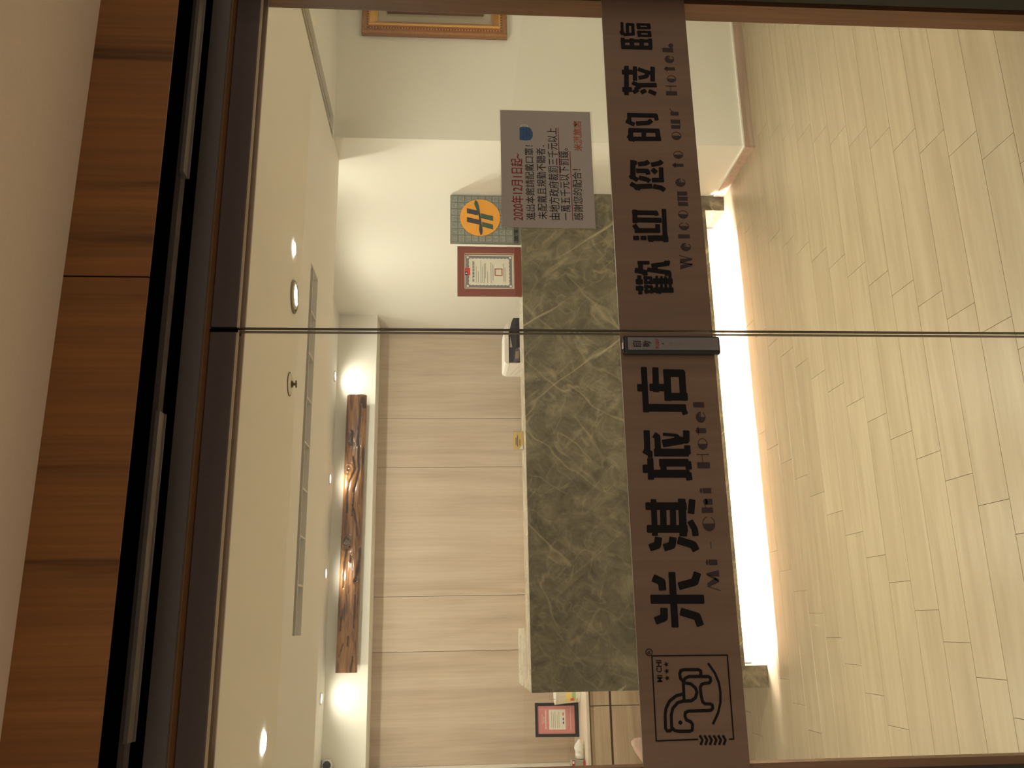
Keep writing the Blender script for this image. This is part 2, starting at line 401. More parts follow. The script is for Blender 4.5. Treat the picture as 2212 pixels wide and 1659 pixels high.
# lamp strengths (watts)
P_F, P_B, P_C, P_R, P_G = 76.0, 2.5, 4.0, 16.5, 15.0
CHARS = {
'lin':[(59,[(14140,547),(13829,555)]),(93,[(13886,570),(13830,539)]),(68,[(13802,516),(13832,274)]),(68,[(14108,416),(13834,425)]),(68,[(14106,283),(13825,286)]),(68,[(14105,416),(14099,277)]),(56,[(14114,158),(14114,-127)]),(56,[(14009,158),(14016,-127)]),(81,[(14115,146),(14010,140)]),(75,[(14113,-109),(14016,-115)]),(56,[(13901,152),(13901,-126)]),(56,[(13786,153),(13789,-132)]),(81,[(13902,140),(13787,134)]),(75,[(13897,-114),(13789,-119)]),(92,[(13451,572),(13453,-129)]),(74,[(13622,557),(13646,-135)]),(86,[(13686,553),(13444,554)]),(93,[(13673,332),(13451,339)]),(93,[(13667,92),(13460,98)]),(81,[(13689,-122),(13460,-117)])],
'li':[(98,[(12888,504),(12148,544)]),(113,[(12749,591),(12755,392)]),(112,[(12268,607),(12273,437)]),(87,[(12875,526),(12876,483)]),(95,[(12742,414),(12734,285)]),(91,[(12887,298),(12547,318)]),(87,[(12840,203),(12790,87),(12745,-62)]),(87,[(12607,202),(12637,53),(12668,18),(12767,23)]),(96,[(12889,-132),(12543,-110)]),(90,[(12209,359),(12261,280)]),(91,[(12205,170),(12252,94)]),(91,[(12240,-20),(12175,-145)]),(86,[(12454,366),(12390,219)]),(99,[(12398,283),(12412,-171)]),(78,[(12289,311),(12361,210)])],
'de':[(98,[(11174,520),(11172,-155)]),(97,[(10941,533),(10959,-183)]),(102,[(11174,498),(10937,512)]),(96,[(11182,189),(10945,199)]),(98,[(11171,-138),(10953,-145)]),(76,[(11007,565),(10911,433)]),(98,[(11579,533),(11578,-128)]),(86,[(11578,-128),(11477,-136)]),(85,[(11580,512),(11376,517)]),(85,[(11411,574),(11331,420)]),(98,[(11355,333),(11381,66),(11435,3)])],
'nin':[(96,[(9763,557),(9697,437)]),(104,[(9701,478),(9722,103)]),(100,[(9720,415),(9640,419)]),(109,[(10352,493),(9924,517)]),(84,[(10322,494),(10314,422)]),(96,[(9981,562),(9880,426)]),(96,[(10285,350),(10305,192),(10343,143)]),(96,[(10111,402),(10111,172),(10047,155)]),(96,[(9928,350),(9890,186),(9858,146)]),(97,[(10276,42),(10319,-135),(10355,-173)]),(97,[(10142,34),(10085,-21)]),(93,[(10181,-157),(9869,-147)]),(96,[(9876,51),(9881,-179)]),(96,[(9716,30),(9681,-134),(9636,-183)])],
'ying':[(99,[(9089,517),(8812,533)]),(95,[(9044,557),(9044,32)]),(83,[(9048,32),(8999,20)]),(103,[(8861,551),(8860,-53)]),(102,[(8595,525),(8603,9)]),(95,[(8731,17),(8581,21)]),(94,[(8716,545),(8639,498)]),(94,[(8411,569),(8412,485)]),(94,[(8414,403),(8415,320)]),(91,[(9119,-153),(8472,-136)]),(103,[(8494,-137),(8351,-148)]),(115,[(8412,236),(8418,-173)]),(61,[(8357,229),(8358,158)])],
'huan':[(73,[(7805,513),(7808,283)]),(97,[(7806,464),(7639,474)]),(104,[(7623,575),(7602,462),(7574,367)]),(69,[(7544,417),(7544,341)]),(90,[(7641,300),(7614,101),(7580,-168)]),(84,[(7549,-90),(7551,-194)]),(91,[(7739,197),(7795,-155)]),(70,[(7824,-94),(7825,-185)]),(84,[(7747,127),(7628,128)]),(80,[(7480,511),(7307,521)]),(83,[(7365,576),(7363,463)]),(76,[(7336,575),(7337,461)]),(90,[(7193,580),(7191,459)]),(79,[(7234,505),(7074,514)]),(59,[(7444,403),(7446,250)]),(59,[(7334,402),(7336,233)]),(62,[(7470,373),(7309,376)]),(59,[(7457,253),(7310,255)]),(59,[(7231,402),(7233,250)]),(59,[(7118,402),(7120,229)]),(62,[(7257,372),(7089,372)]),(59,[(7237,253),(7094,255)]),(114,[(7366,179),(7370,-202)]),(104,[(7157,182),(7157,-208)]),(52,[(7477,120),(7099,138)]),(52,[(7467,17),(7159,30)]),(52,[(7468,-77),(7160,-67)]),(59,[(7480,-179),(7161,-167)]),(48,[(7107,120),(7093,59)])],
'dian':[(116,[(5337,539),(4397,549)]),(146,[(4905,667),(4905,535)]),(148,[(4465,545),(4456,-282)]),(108,[(4465,-249),(4345,-290)]),(120,[(5329,287),(4845,305)]),(146,[(4914,402),(4914,280)]),(146,[(4911,306),(4906,26)]),(147,[(5238,80),(5230,-305)]),(149,[(4706,90),(4707,-334)]),(137,[(5273,38),(4654,57)]),(129,[(5239,-288),(4655,-276)])],
'lv':[(116,[(3941,564),(3520,574)]),(116,[(3536,624),(3474,519)]),(93,[(3474,519),(3412,523)]),(116,[(3862,390),(3831,342),(3496,348)]),(147,[(3493,395),(3490,-263)]),(117,[(3614,-284),(3486,-282)]),(58,[(3884,203),(3865,-57),(3830,-85)]),(143,[(3690,204),(3751,-165)]),(121,[(3931,-284),(3751,-274),(3751,-165)]),(101,[(3830,-70),(3767,-128)]),(115,[(3343,524),(2953,533)]),(153,[(3152,655),(3151,532)]),(145,[(3044,554),(3040,-252)]),(116,[(3032,-267),(2936,-275)]),(142,[(3276,301),(3274,-246)]),(116,[(3270,-277),(3162,-281)]),(116,[(3288,254),(3058,258)])],
'qi':[(140,[(2371,646),(2364,-137)]),(139,[(1908,646),(1900,-126)]),(107,[(2485,510),(1794,524)]),(117,[(2396,317),(1871,341)]),(112,[(2394,112),(1869,139)]),(141,[(2480,-82),(1787,-64)]),(122,[(2471,-298),(2241,-261)]),(117,[(2036,-236),(1887,-311),(1785,-315)]),(133,[(1536,617),(1575,488),(1703,461)]),(134,[(1533,324),(1572,188),(1699,160)]),(139,[(1664,24),(1576,-252),(1492,-292)])],
'mi':[(158,[(510,652),(495,-351)]),(126,[(1003,228),(-4,235)]),(137,[(915,588),(847,444),(716,441)]),(137,[(765,73),(838,-230),(987,-287)]),(135,[(103,595),(154,445),(304,439)]),(136,[(255,72),(164,-223),(17,-268)])],
}
LOGO = {
'box':[(25,[(-2114,-60),(-2122,750),(-569,737),(-583,-773),(-2125,-763),(-2127,-679)])],
'horse':[(57,[(-1291,186),(-1317,308),(-1410,442),(-1541,522),(-1657,546),(-1904,555),(-1948,526),(-1949,471),(-1921,438)]),(57,[(-1410,147),(-1443,285),(-1544,388),(-1660,427),(-1878,435),(-1944,384),(-1961,291),(-1966,86),(-1946,37),(-1844,21),(-1793,57),(-1762,134),(-1695,161),(-1630,148),(-1602,90),(-1598,-356),(-1562,-399),(-1503,-396),(-1480,-358),(-1478,-254),(-1440,-209),(-1321,-187),(-1173,-182),(-1121,-211),(-1100,-268),(-1095,-365),(-1058,-400),(-998,-397),(-975,-359),(-967,26),(-1002,109),(-1061,146),(-1417,156)]),(58,[(-1084,131),(-1102,4),(-1178,-86),(-1260,-111),(-1363,-71),(-1413,12),(-1417,140)]),(58,[(-1046,153),(-1001,197),(-911,207),(-851,178),(-838,113),(-844,-176),(-867,-215),(-912,-219),(-964,-191)]),(73,[(-1805,264),(-1805,253)])],
'arc':[(45,[(-735,-379),(-910,-493),(-1091,-559),(-1270,-575),(-1463,-559),(-1652,-495),(-1840,-383)])],
'laurel':[(44,[(-2053,-109),(-2127,-151),(-2206,-113)]),(44,[(-2056,-199),(-2129,-241),(-2208,-203)]),(44,[(-2058,-289),(-2131,-331),(-2211,-292)]),(44,[(-2060,-379),(-2133,-421),(-2213,-382)]),(44,[(-2062,-469),(-2136,-511),(-2215,-472)]),(44,[(-2065,-559),(-2138,-601),(-2218,-562)])],
}

# ================================================================== THE ROOM
XS, YPIC, YC, YBH, YWOOD = 2.365, 3.8145, 4.34, 6.324, 6.62
ZC, ZR, ZBH = 2.138, 2.42, 2.127
def struct(mb, name, mat, label=None, **kw):
    return setp(mb.build(name, mat, None, **kw), label, None, None, 'structure')

# floor: screed with a real tile-plank on top for each plank that shows
fl = struct(MB().box(-2.4, 3.7, 1.76, 6.75, -0.06, -0.005), 'floor', 'grout', 'cream wood-look tile floor laid in staggered rows', origin=(0,0,0))
PW, PL = 0.1475, 0.585
plank_mesh = None
for r in range(-2, 27):
    y0 = 1.989 + r*PW
    x_first = 1.296 + 0.0985*r
    k0 = math.floor((-1.6 - x_first)/PL)
    for k in range(k0, k0 + 12):
        xa = x_first + k*PL
        if xa > 3.62 or xa + PL < -1.4: continue
        if y0 > YPIC and xa > XS: continue
        # planks wholly hidden behind the counter front are left out
        if y0 > YC + 0.45 and xa > 0.15: continue
        if y0 > 5.9: continue
        if plank_mesh is None:
            mb = MB().box(0.0006, PL-0.0006, 0.0006, PW-0.0006, -0.005, 0.0)
            o = mb.build('floor_plank', 'floor_tile', fl, bevel=0.0005, segs=1)
            plank_mesh = o.data
        else:
            o = bpy.data.objects.new('floor_plank', plank_mesh); COL.objects.link(o); o.parent = fl
            ORG[o.name] = Vector((0,0,0))
        o.location = (xa, y0, 0)

# walls
struct(MB().box(XS, XS+0.1, YPIC, YWOOD+0.1, 0, ZR), 'wall_right', 'wall_paint', 'cream plaster side wall beside the reception counter')
struct(MB().box(XS+0.1, 3.6, YPIC, YPIC+0.1, 0, ZC), 'wall_picture', 'wall_paint', 'shaded plaster wall carrying the gilt picture frame')
struct(MB().box(3.6, 3.7, 1.80, YPIC+0.1, 0, ZC), 'wall_lobby_right', 'wall_paint', 'plaster wall at the far right of the lobby')
struct(MB().box(-2.4, -2.3, 1.80, 5.3, 0, ZR), 'wall_lobby_left', 'wall_paint', 'plaster wall at the far left of the lobby')
struct(MB().box(-2.3, -0.93, 5.2, 5.3, 0, ZR).box(-1.03, -0.93, 5.3, YWOOD+0.1, 0, ZR), 'wall_left', 'wall_paint', 'cream wall return at the left end of the timber back wall')
struct(MB().box(-2.4, -0.276, 1.801, 1.86, 0, ZC).box(1.60, 3.7, 1.81, 1.86, 0, ZC).box(-0.272, 1.60, 1.81, 1.86, 2.02, ZC), 'wall_front', 'wall_paint', 'front wall around the glass doors')
wb = struct(MB().box(-1.03, XS+0.1, YWOOD+0.012, YWOOD+0.1, 0, ZR), 'wall_back', 'groove', 'pale timber-panelled back wall behind reception')
ex = [-0.93, -0.153, 0.242, 1.217, 1.608, XS]
for a, b in zip(ex[:-1], ex[1:]):
    MB().box(a+0.0015, b-0.0015, YWOOD, YWOOD+0.012, 0, ZBH).build('wall_panel', 'panel_wood', wb)
struct(MB().box(-0.93, XS, YBH, YWOOD, ZBH, ZR), 'wall_bulkhead', 'wall_paint', 'cream bulkhead above the timber back wall')
# ceilings: lower lobby ceiling with openings for the two slot vents, higher ceiling behind
xsn = [-2.4, -0.012, 1.49, 2.335, 2.465, 3.7]; ysn = [1.80, 2.2, 3.36, 3.55, 3.785, 4.03]
mb = MB()
for i in range(5):
    for j in range(5):
        if (i == 1 and j == 2) or (i == 3 and j in (1, 2, 3)): continue
        if i == 4 and j == 4:
            mb.box(XS+0.1, 3.7, 3.785, YPIC+0.1, ZC, ZC+0.05); mb.box(XS, XS+0.1, 3.785, YPIC+0.1, ZC, ZC+0.05); continue
        x1 = min(xsn[i+1], XS) if j == 4 else xsn[i+1]
        if x1 <= xsn[i]: continue
        mb.box(xsn[i], x1, ysn[j], ysn[j+1], ZC, ZC+0.05)
mb.box(-2.4, XS, 3.99, 4.03, ZC+0.05, ZR)
struct(mb, 'ceiling', 'ceiling_paint', 'lower plaster ceiling of the lobby with slot vents')
struct(MB().box(-2.4, XS+0.1, 4.03, YWOOD+0.1, ZR, ZR+0.05), 'ceiling_rear', 'ceiling_paint', 'higher plaster ceiling behind the reception counter')
# skirting
for nm, m_, lab in (('baseboard_right', MB().box(XS-0.012, XS, YPIC-0.012, YC-0.005, 0, 0.050), 'timber skirting along the wall beside the counter'),
               ('baseboard_picture', MB().box(XS, 3.6, YPIC-0.012, YPIC, 0, 0.050), 'timber skirting below the gilt picture')):
    o = struct(m_, nm, 'skirting_wood', lab)
    if nm == 'baseboard_right': MB().box(XS-0.009, XS, YPIC-0.009, YC-0.005, 0.050, 0.057).build('skirting_cap', 'wall_paint', o)
    else: MB().box(XS, 3.6, YPIC-0.009, YPIC, 0.050, 0.057).build('skirting_cap', 'wall_paint', o)

# ------------------------------------------------------------------ outside: pavement, soffit, door head
struct(MB().box(-12, 13, -16, 1.76, -0.06, 0.0), 'pavement', 'pavement', 'paved ground outside the doors')
struct(MB().box(-4.0, 6.0, -0.16, 1.45, 2.233, 2.30), 'trim_1', 'soffit_paint', 'cream porch soffit above the entrance')
hd = thing('trim_2', (0.6, 1.45, 2.05), 'dark timber door head with black track recess', None, None, 'structure')
MB().box(-2.0, 0.6095, 1.45, 1.454, 2.086, 2.233).build('fascia_panel', 'fascia_wood', hd)
MB().box(0.6125, 3.5, 1.45, 1.454, 2.086, 2.233).build('fascia_panel', 'fascia_wood', hd)
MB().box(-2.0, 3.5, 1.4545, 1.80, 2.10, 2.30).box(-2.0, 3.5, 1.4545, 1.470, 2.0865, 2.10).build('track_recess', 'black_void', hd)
rail = MB().box(-2.0, 3.5, 1.572, 1.598, 2.090, 2.10).build('track_rail', 'rail_metal', hd)
for a, b in ((-0.172, 0.395), (0.885, 1.75)):
    MB().box(a, b, 1.562, 1.590, 2.083, 2.090).box(a, b, 1.590, 1.593, 2.080, 2.0895).build('rail_cover', 'grey_metal', rail)
MB().box(-2.0, 3.5, 1.70, 1.712, 2.060, 2.10).build('head_profile', 'grey_metal', hd)
MB().box(-2.0, 3.5, 1.712, 1.80, 2.058, 2.10).build('head_underside', 'underside_wood', hd)
# door frame
jr = thing('trim_3', (1.50, 1.80, 0), 'timber door jamb at the right of the entrance', None, None, 'structure')
MB().box(1.5235, 1.62, 1.80, 1.862, 0, 2.06).build('jamb', 'jamb_wood', jr)
MB().box(1.4825, 2.2, 1.690, 1.735, 0, 2.06).build('outer_post', 'black_metal', jr)
jl = thing('trim_4', (-0.35, 1.75, 0), 'dark metal door frame at the left of the entrance', None, None, 'structure')
MB().box(-0.275, -0.2598, 1.765, 1.80, 0, 2.06).build('jamb_strip', 'jamb_wood', jl)
MB().box(-0.8, -0.275, 1.765, 1.80, 0, 2.06).build('outer_post', 'black_metal', jl)
struct(MB().box(-0.272, 1.60, 1.80, 1.808, 2.0005, 2.06), 'trim_5', 'skirting_wood', 'pale timber lining of the door head inside')

def leaf(name, xa, xb, seal_x, label):
    d = thing(name, ((xa+xb)/2, 1.755, 0), label, None, None, 'structure')
    MB().box(xa, xb, 1.75, 1.76, 0.012, 2.01).build('glass_pane', 'glass', d)
    MB().box(xa, xb, 1.742, 1.768, 2.003, 2.057).build('top_rail', 'rail_metal', d, bevel=0.002)
    MB().box(xa, xb, 1.744, 1.749, 1.9985, 2.003).build('rail_edge', 'lit_edge', d)  # bottom lip of the rail, coloured pale for the light it reflects
    MB().box(xa, xb, 1.742, 1.768, 0.0, 0.012).build('bottom_rail', 'rail_metal', d)
    MB().box(min(seal_x), max(seal_x), 1.7495, 1.7605, 0.012, 2.003).build('edge_seal', 'seal', d)
    return d
leaf('door_1', -0.56, 0.6160, (0.6145, 0.6160), 'frameless glass door leaf behind the lettered timber band with horse emblem')
d2 = leaf('door_2', 0.6220, 1.78, (0.6220, 0.6240), 'frameless glass door leaf carrying the grey paper notice')
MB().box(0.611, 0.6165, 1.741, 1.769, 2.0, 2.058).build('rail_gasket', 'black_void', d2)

# ================================================================== SIGN BANDS ON THE DOORS
def board(xa, xb, label):
    t = thing('timber_sign', ((xa+xb)/2, 1.747, 0.980), label, 'sign', 'lettered timber bands across the glass doors')
    MB().box(xa, xb, 1.744, 1.7498, 0.979, 1.1855).build('board', 'sign_wood', t)
    return t
SB1 = board(-0.60, 0.6158, 'brown timber band with horse emblem and large hotel name on the left door')
SB2 = board(0.6222, 1.74, 'brown timber band with six smaller welcome characters on the right door')
YF, YBK = 1.7432, 1.7442
def draw(strokes, name, mat, parent, rnd=0.09, fat=1.0):
    mb = MB()
    for w, pts in strokes:
        mb.stroke([(x/1e4, 1.083+z/1e4) for x, z in pts], w/1e4*fat, YF, YBK, rnd)
    return mb.build(name, mat, parent, recalc=False)
for k in ('mi', 'qi', 'lv', 'dian'): draw(CHARS[k], 'character', 'sign_black', SB1, fat=1.12)
for k in ('huan', 'ying', 'nin', 'de', 'li', 'lin'): draw(CHARS[k], 'character', 'sign_black', SB2, fat=1.15)
em = draw(LOGO['box'], 'emblem_border', 'sign_black', SB1, 0.0)
draw(LOGO['horse'][:-1], 'horse_drawing', 'sign_black', em)
ew, ep = LOGO['horse'][-1]
MB().disc(sum(p[0] for p in ep)/len(ep)/1e4, 1.083+sum(p[1] for p in ep)/len(ep)/1e4, ew/2e4*1.05, YF, YBK, 16).build('eye_dot', 'sign_black', em)
draw(LOGO['arc'], 'ground_arc', 'sign_black', em)
draw(LOGO['laurel'], 'laurel', 'sign_black', em)
text_part('MI CHI', -0.1058, -0.0656, 1.1385, 1.1495, YF, 'sign_black', em, 'lettering', 0.012)
for cx, cz in ((-0.0733, 1.1289), (-0.086, 1.129), (-0.0987, 1.129)):
    MB().prism([(cx+(0.0052 if i % 2 == 0 else 0.0021)*math.sin(i*math.pi/5), cz+(0.0052 if i % 2 == 0 else 0.0021)*math.cos(i*math.pi/5)) for i in range(10)][::-1], YF, YBK).build('star', 'sign_black', em)
mb = MB()
for i in range(16):
    a = 2*math.pi*i/16; b = 2*math.pi*(i+1)/16
    mb.stroke([(-0.05+0.0065*math.cos(a), 1.1619+0.0065*math.sin(a)), (-0.05+0.0065*math.cos(b), 1.1619+0.0065*math.sin(b))], 0.0012, YF, YBK, 0)
mb.build('ring', 'sign_black', em, recalc=False)
text_part('R', -0.0532, -0.0468, 1.1585, 1.1655, YF, 'sign_black', em, 'lettering')

def latin(ch, x0, x1, z0, z1, parent):
    """fat-and-thin stencil letters: the left half of every round is solid"""
    mb = MB(); W = x1-x0; H = z1-z0; th = 0.0011
    X = lambda t: x0+t*W
    Z = lambda t: z0+t*H
    cx, cz = X(0.5), Z(0.5)
    def rect(a, b, c, d): mb.prism([(X(a), Z(c)), (X(b), Z(c)), (X(b), Z(d)), (X(a), Z(d))], YF, YBK)
    def half():
        mb.prism([(cx+W*0.02+W/2*math.cos(math.pi/2+math.pi*i/14), cz+H/2*math.sin(math.pi/2+math.pi*i/14)) for i in range(15)], YF, YBK)
    def arc(a, b, n=10):
        mb.stroke([(cx+W/2*0.96*math.cos(a+(b-a)*i/n), cz+H/2*0.96*math.sin(a+(b-a)*i/n)) for i in range(n+1)], th, YF, YBK, 0)
    pi = math.pi
    if ch == 'o': half(); arc(-pi/2, pi/2)
    elif ch in 'cC': half(); arc(pi/2, 0.25); arc(-pi/2, -0.5)
    elif ch == 'e':
        half(); arc(pi/2, 0.0); arc(-pi/2, -0.6)
        mb.stroke([(cx, cz), (X(0.97), cz)], th, YF, YBK, 0)
        mb.prism([(cx, cz+0.1*H), (cx+0.42*W, cz+0.1*H), (cx+0.3*W, cz+0.32*H), (cx, cz+0.45*H)], YF, YBK)
    elif ch == 'l': rect(0, 1, 0, 1)
    elif ch == 'i': rect(0, 1, 0, 0.72); mb.disc(cx, Z(0.88), W*0.5, YF, YBK, 12, H*0.11)
    elif ch == 't': rect(0.22, 0.8, 0, 0.9); rect(0.0, 1.0, 0.70, 0.76); mb.prism([(X(0.3), Z(0.9)), (X(0.6), Z(0.9)), (X(0.55), Z(1.0))], YF, YBK)
    elif ch == 'h':
        rect(0, 0.38, 0, 1.0); rect(0.58, 1.0, 0, 0.62); mb.disc(X(0.79), Z(0.62), W*0.21, YF, YBK, 14, H*0.2); mb.stroke([(X(0.36), Z(0.6)), (X(0.6), Z(0.72))], th, YF, YBK, 0)
    elif ch == 'H': rect(0, 0.42, 0, 1); rect(0.94, 1.0, 0, 1); mb.stroke([(X(0.4), Z(0.55)), (X(0.95), Z(0.55))], th, YF, YBK, 0)
    elif ch == 'M':
        mb.stroke([(X(0.02), Z(0)), (X(0.22), Z(1))], th, YF, YBK, 0)
        mb.prism([(X(0.18), Z(0.95)), (X(0.42), Z(0.05)), (X(0.64), Z(0.3)), (X(0.36), Z(0.98))], YF, YBK)
        mb.prism([(X(0.42), Z(0.05)), (X(0.55), Z(0.05)), (X(0.85), Z(1)), (X(0.75), Z(0.95))], YF, YBK)
        mb.prism([(X(0.68), Z(0.0)), (X(1.0), Z(0)), (X(0.85), Z(1)), (X(0.72), Z(0.75))], YF, YBK)
    elif ch == 'W':
        mb.prism([(X(0), Z(1)), (X(0.28), Z(0)), (X(0.42), Z(0)), (X(0.30), Z(0.95))], YF, YBK)
        mb.prism([(X(0.30), Z(0.15)), (X(0.46), Z(0.95)), (X(0.52), Z(0.9)), (X(0.38), Z(0.0))], YF, YBK)
        mb.prism([(X(0.42), Z(1)), (X(0.66), Z(0)), (X(0.78), Z(0)), (X(0.72), Z(0.95))], YF, YBK)
        mb.stroke([(X(0.74), Z(0.02)), (X(0.98), Z(1))], th, YF, YBK, 0)
    elif ch == 'm':
        for a in (0.02, 0.36, 0.70): rect(a, a+0.24, 0, 0.86)
        for a in (0.20, 0.54): mb.stroke([(X(a), Z(0.7)), (X(a+0.2), Z(0.86))], th, YF, YBK, 0)
    elif ch == 'u': rect(0, 0.38, 0.05, 0.98); rect(0.58, 1.0, 0, 0.98); mb.stroke([(X(0.2), Z(0.04)), (X(0.75), Z(0.04))], th, YF, YBK, 0)
    elif ch == 'r': rect(0, 0.5, 0, 0.9); mb.stroke([(X(0.5), Z(0.6)), (X(0.75), Z(0.85)), (X(1), Z(0.95))], th, YF, YBK, 0)
    elif ch == '-': rect(0, 1, 0.3, 0.8)
    elif ch == '.': mb.disc(cx, cz, W/2, YF, YBK, 14)
    return mb.build('letter', 'sign_faded', parent, recalc=False)
for ch, a, b, c, d in (('M',.0654,.1063,1.0087,1.0351),('i',.1166,.1274,1.0104,1.0344),('-',.1495,.1634,1.0197,1.0218),('C',.184,.215,1.0084,1.0348),('h',.2223,.2514,1.0105,1.0341),
        ('i',.263,.2736,1.011,1.0355),('H',.3155,.3456,1.0094,1.0361),('o',.3545,.3796,1.0106,1.0315),('t',.3868,.4051,1.0114,1.0348),('e',.4131,.4375,1.0105,1.0311),('l',.447,.4582,1.0114,1.0347)):
    latin(ch, a, b, c, d, SB1)
for ch, a, b, c, d in (('W',.7657,.8008,1.0113,1.0404),('e',.8104,.8304,1.0121,1.0351),('l',.8422,.8514,1.0126,1.039),('c',.8622,.8815,1.0124,1.0349),('o',.8911,.9117,1.0122,1.035),
        ('m',.9226,.9617,1.0105,1.0373),('e',.972,.9931,1.0124,1.0359),('t',1.0209,1.0339,1.0136,1.0408),('o',1.0443,1.0648,1.0128,1.0356),('o',1.0938,1.1157,1.0133,1.0361),
        ('u',1.1242,1.148,1.0131,1.0362),('r',1.1602,1.1782,1.0152,1.0369),('H',1.2144,1.2405,1.015,1.0417),('o',1.2497,1.269,1.0145,1.0372),('t',1.2805,1.2943,1.0156,1.0427),
        ('e',1.3036,1.3245,1.0156,1.0383),('l',1.3344,1.3462,1.0163,1.0424),('.',1.3476,1.3594,1.016,1.0256)):
    latin(ch, a, b, c, d, SB2)

# touch switch on the left door
sw = thing('touch_switch', (0.583, 1.74, 0.970), 'slim black touch switch with grey face on the door edge', 'door switch')
MB().box(0.5625, 0.6035, 1.728, 1.7438, 0.969, 1.1815).build('housing', 'switch_black', sw, bevel=0.006, segs=3, smooth=False)
MB().box(0.5705, 0.5990, 1.7262, 1.7285, 0.9735, 1.1725).build('face_plate', 'switch_grey', sw, bevel=0.001)
MB().box(0.574, 0.588, 1.7295, 1.743, 1.1815, 1.1835).build('end_clip', 'chrome', sw)
yt = 1.7258
text_part('自動', 0.577, 0.5905, 1.120, 1.1645, yt, 'print_black', sw, vertical=True, bold=0.012)
text_part('PUSH', 0.5737, 0.5948, 1.1045, 1.1125, yt, 'print_red', sw, bold=0.012)
MB().disc(0.5843, 1.096, 0.0017, yt, yt+0.0004, 12).build('indicator_dot', 'print_black', sw)
text_part('軽く押してください', 0.580, 0.5891, 0.9818, 1.0836, yt, 'cert_ink', sw, vertical=True)

# paper notice taped to the right door
pn = thing('paper_notice', (1.016, 1.7495, 1.2215), 'grey laminated paper notice with red date line taped to the glass', 'notice')
MB().box(0.8625, 1.1685, 1.7492, 1.7498, 1.2215, 1.4405).build('laminate_film', 'laminate', pn)
MB().box(0.8657, 1.1665, 1.7487, 1.7491, 1.2262, 1.4380).build('paper_sheet', 'paper_white', pn)
yp = 1.7484
text_part('2020年12月1日起~', .8829, 1.0517, 1.388, 1.4162, yp, 'print_red', pn, bold=0.006)
text_part('進出本館請配戴口罩！', .8844, 1.0744, 1.3622, 1.3833, yp, 'print_black', pn, bold=0.003)
text_part('未配戴且規勸不聽者．', .8869, 1.0751, 1.3348, 1.3567, yp, 'print_black', pn, bold=0.003)
text_part('由地方政府裁罰三千元以上', .8863, 1.1217, 1.306, 1.3301, yp, 'print_black', pn, bold=0.003)
text_part('一萬五千元以下罰鍰。', .8857, 1.0689, 1.2812, 1.3043, yp, 'print_black', pn, bold=0.003)
text_part('感謝您的配合！', .8852, 1.0149, 1.2531, 1.2749, yp, 'print_black', pn, bold=0.003)
text_part('米淇旅店', 1.0618, 1.142, 1.248, 1.2682, yp, 'print_pale_red', pn, bold=0.02)
for a, b, z in ((.9826, 1.1228, 1.3033), (.8842, 1.0612, 1.2775)):
    MB().box(a, b, yp, yp+0.0002, z-0.0008, z+0.0008).build('underline', 'print_red', pn)
mk = MB().prism([(1.0885,1.394),(1.0868,1.381),(1.0885,1.369),(1.096,1.3635),(1.108,1.3628),(1.118,1.367),(1.1225,1.373),(1.1225,1.392),(1.118,1.3935)], yp, yp+0.0003).build('mask_picture', 'print_blue', pn)
MB().stroke([(1.122,1.374),(1.1275,1.377),(1.1275,1.390),(1.122,1.391)], 0.0009, yp, yp+0.0003).build('ear_loop', 'white_plain', mk, recalc=False)
for z in (1.3705, 1.3775, 1.3845): MB().box(1.089, 1.121, yp-0.0001, yp+0.0001, z-0.0004, z+0.0004).build('pleat', 'emblem_navy', mk)

# ================================================================== RECEPTION COUNTER
ct = thing('reception_counter', (1.03, 4.47, 0), 'long grey-brown marble reception counter glowing underneath', 'counter')
ZT = 1.165
MB().box(-0.299, XS-0.004, YC, YC+0.022, 0.110, ZT).box(-0.299, -0.196, YC, YC+0.022, 0, 0.110).box(2.272, XS-0.004, YC, YC+0.022, 0, 0.110).build('front_panel', 'marble', ct)
MB().box(-0.299, -0.277, YC+0.022, 5.15, 0, ZT-0.02).build('end_panel', 'marble', ct)
MB().box(-0.276, -0.196, YC+0.022, 4.56, 0, 0.148).build('foot', 'marble', ct)
MB().box(2.272, XS-0.004, YC+0.022, 4.56, 0, 0.148).build('foot', 'marble', ct)
MB().prism([(-0.299, ZT-0.02), (XS-0.004, ZT-0.02), (XS-0.004, ZT), (-0.299, ZT)], YC+0.0225, 4.60).box(-0.299, 0.0, 4.60, 5.15, ZT-0.02, ZT).build('counter_top', 'marble_sheen', ct)
MB().box(-0.275, XS-0.004, YC+0.023, 4.60, 0.150, ZT-0.021).build('carcass', 'drawer_wood', ct)
MB().box(-0.19, 2.268, 4.56, 4.58, 0, 0.149).build('plinth', 'drawer_wood', ct)
MB().box(-0.02, 2.27, 4.605, 5.35, 0.72, 0.75).build('inner_worktop', 'drawer_wood', ct)
MB().box(2.25, 2.27, 4.605, 5.35, 0, 0.72).build('worktop_support', 'drawer_wood', ct)
MB().box(-0.02, 0.0, 4.605, 5.35, 0, 0.72).build('worktop_support', 'drawer_wood', ct)
MB().box(-0.12, 2.16, 4.412, 4.428, 0.1465, 0.1495).build('led_strip', 'led_glow', ct)

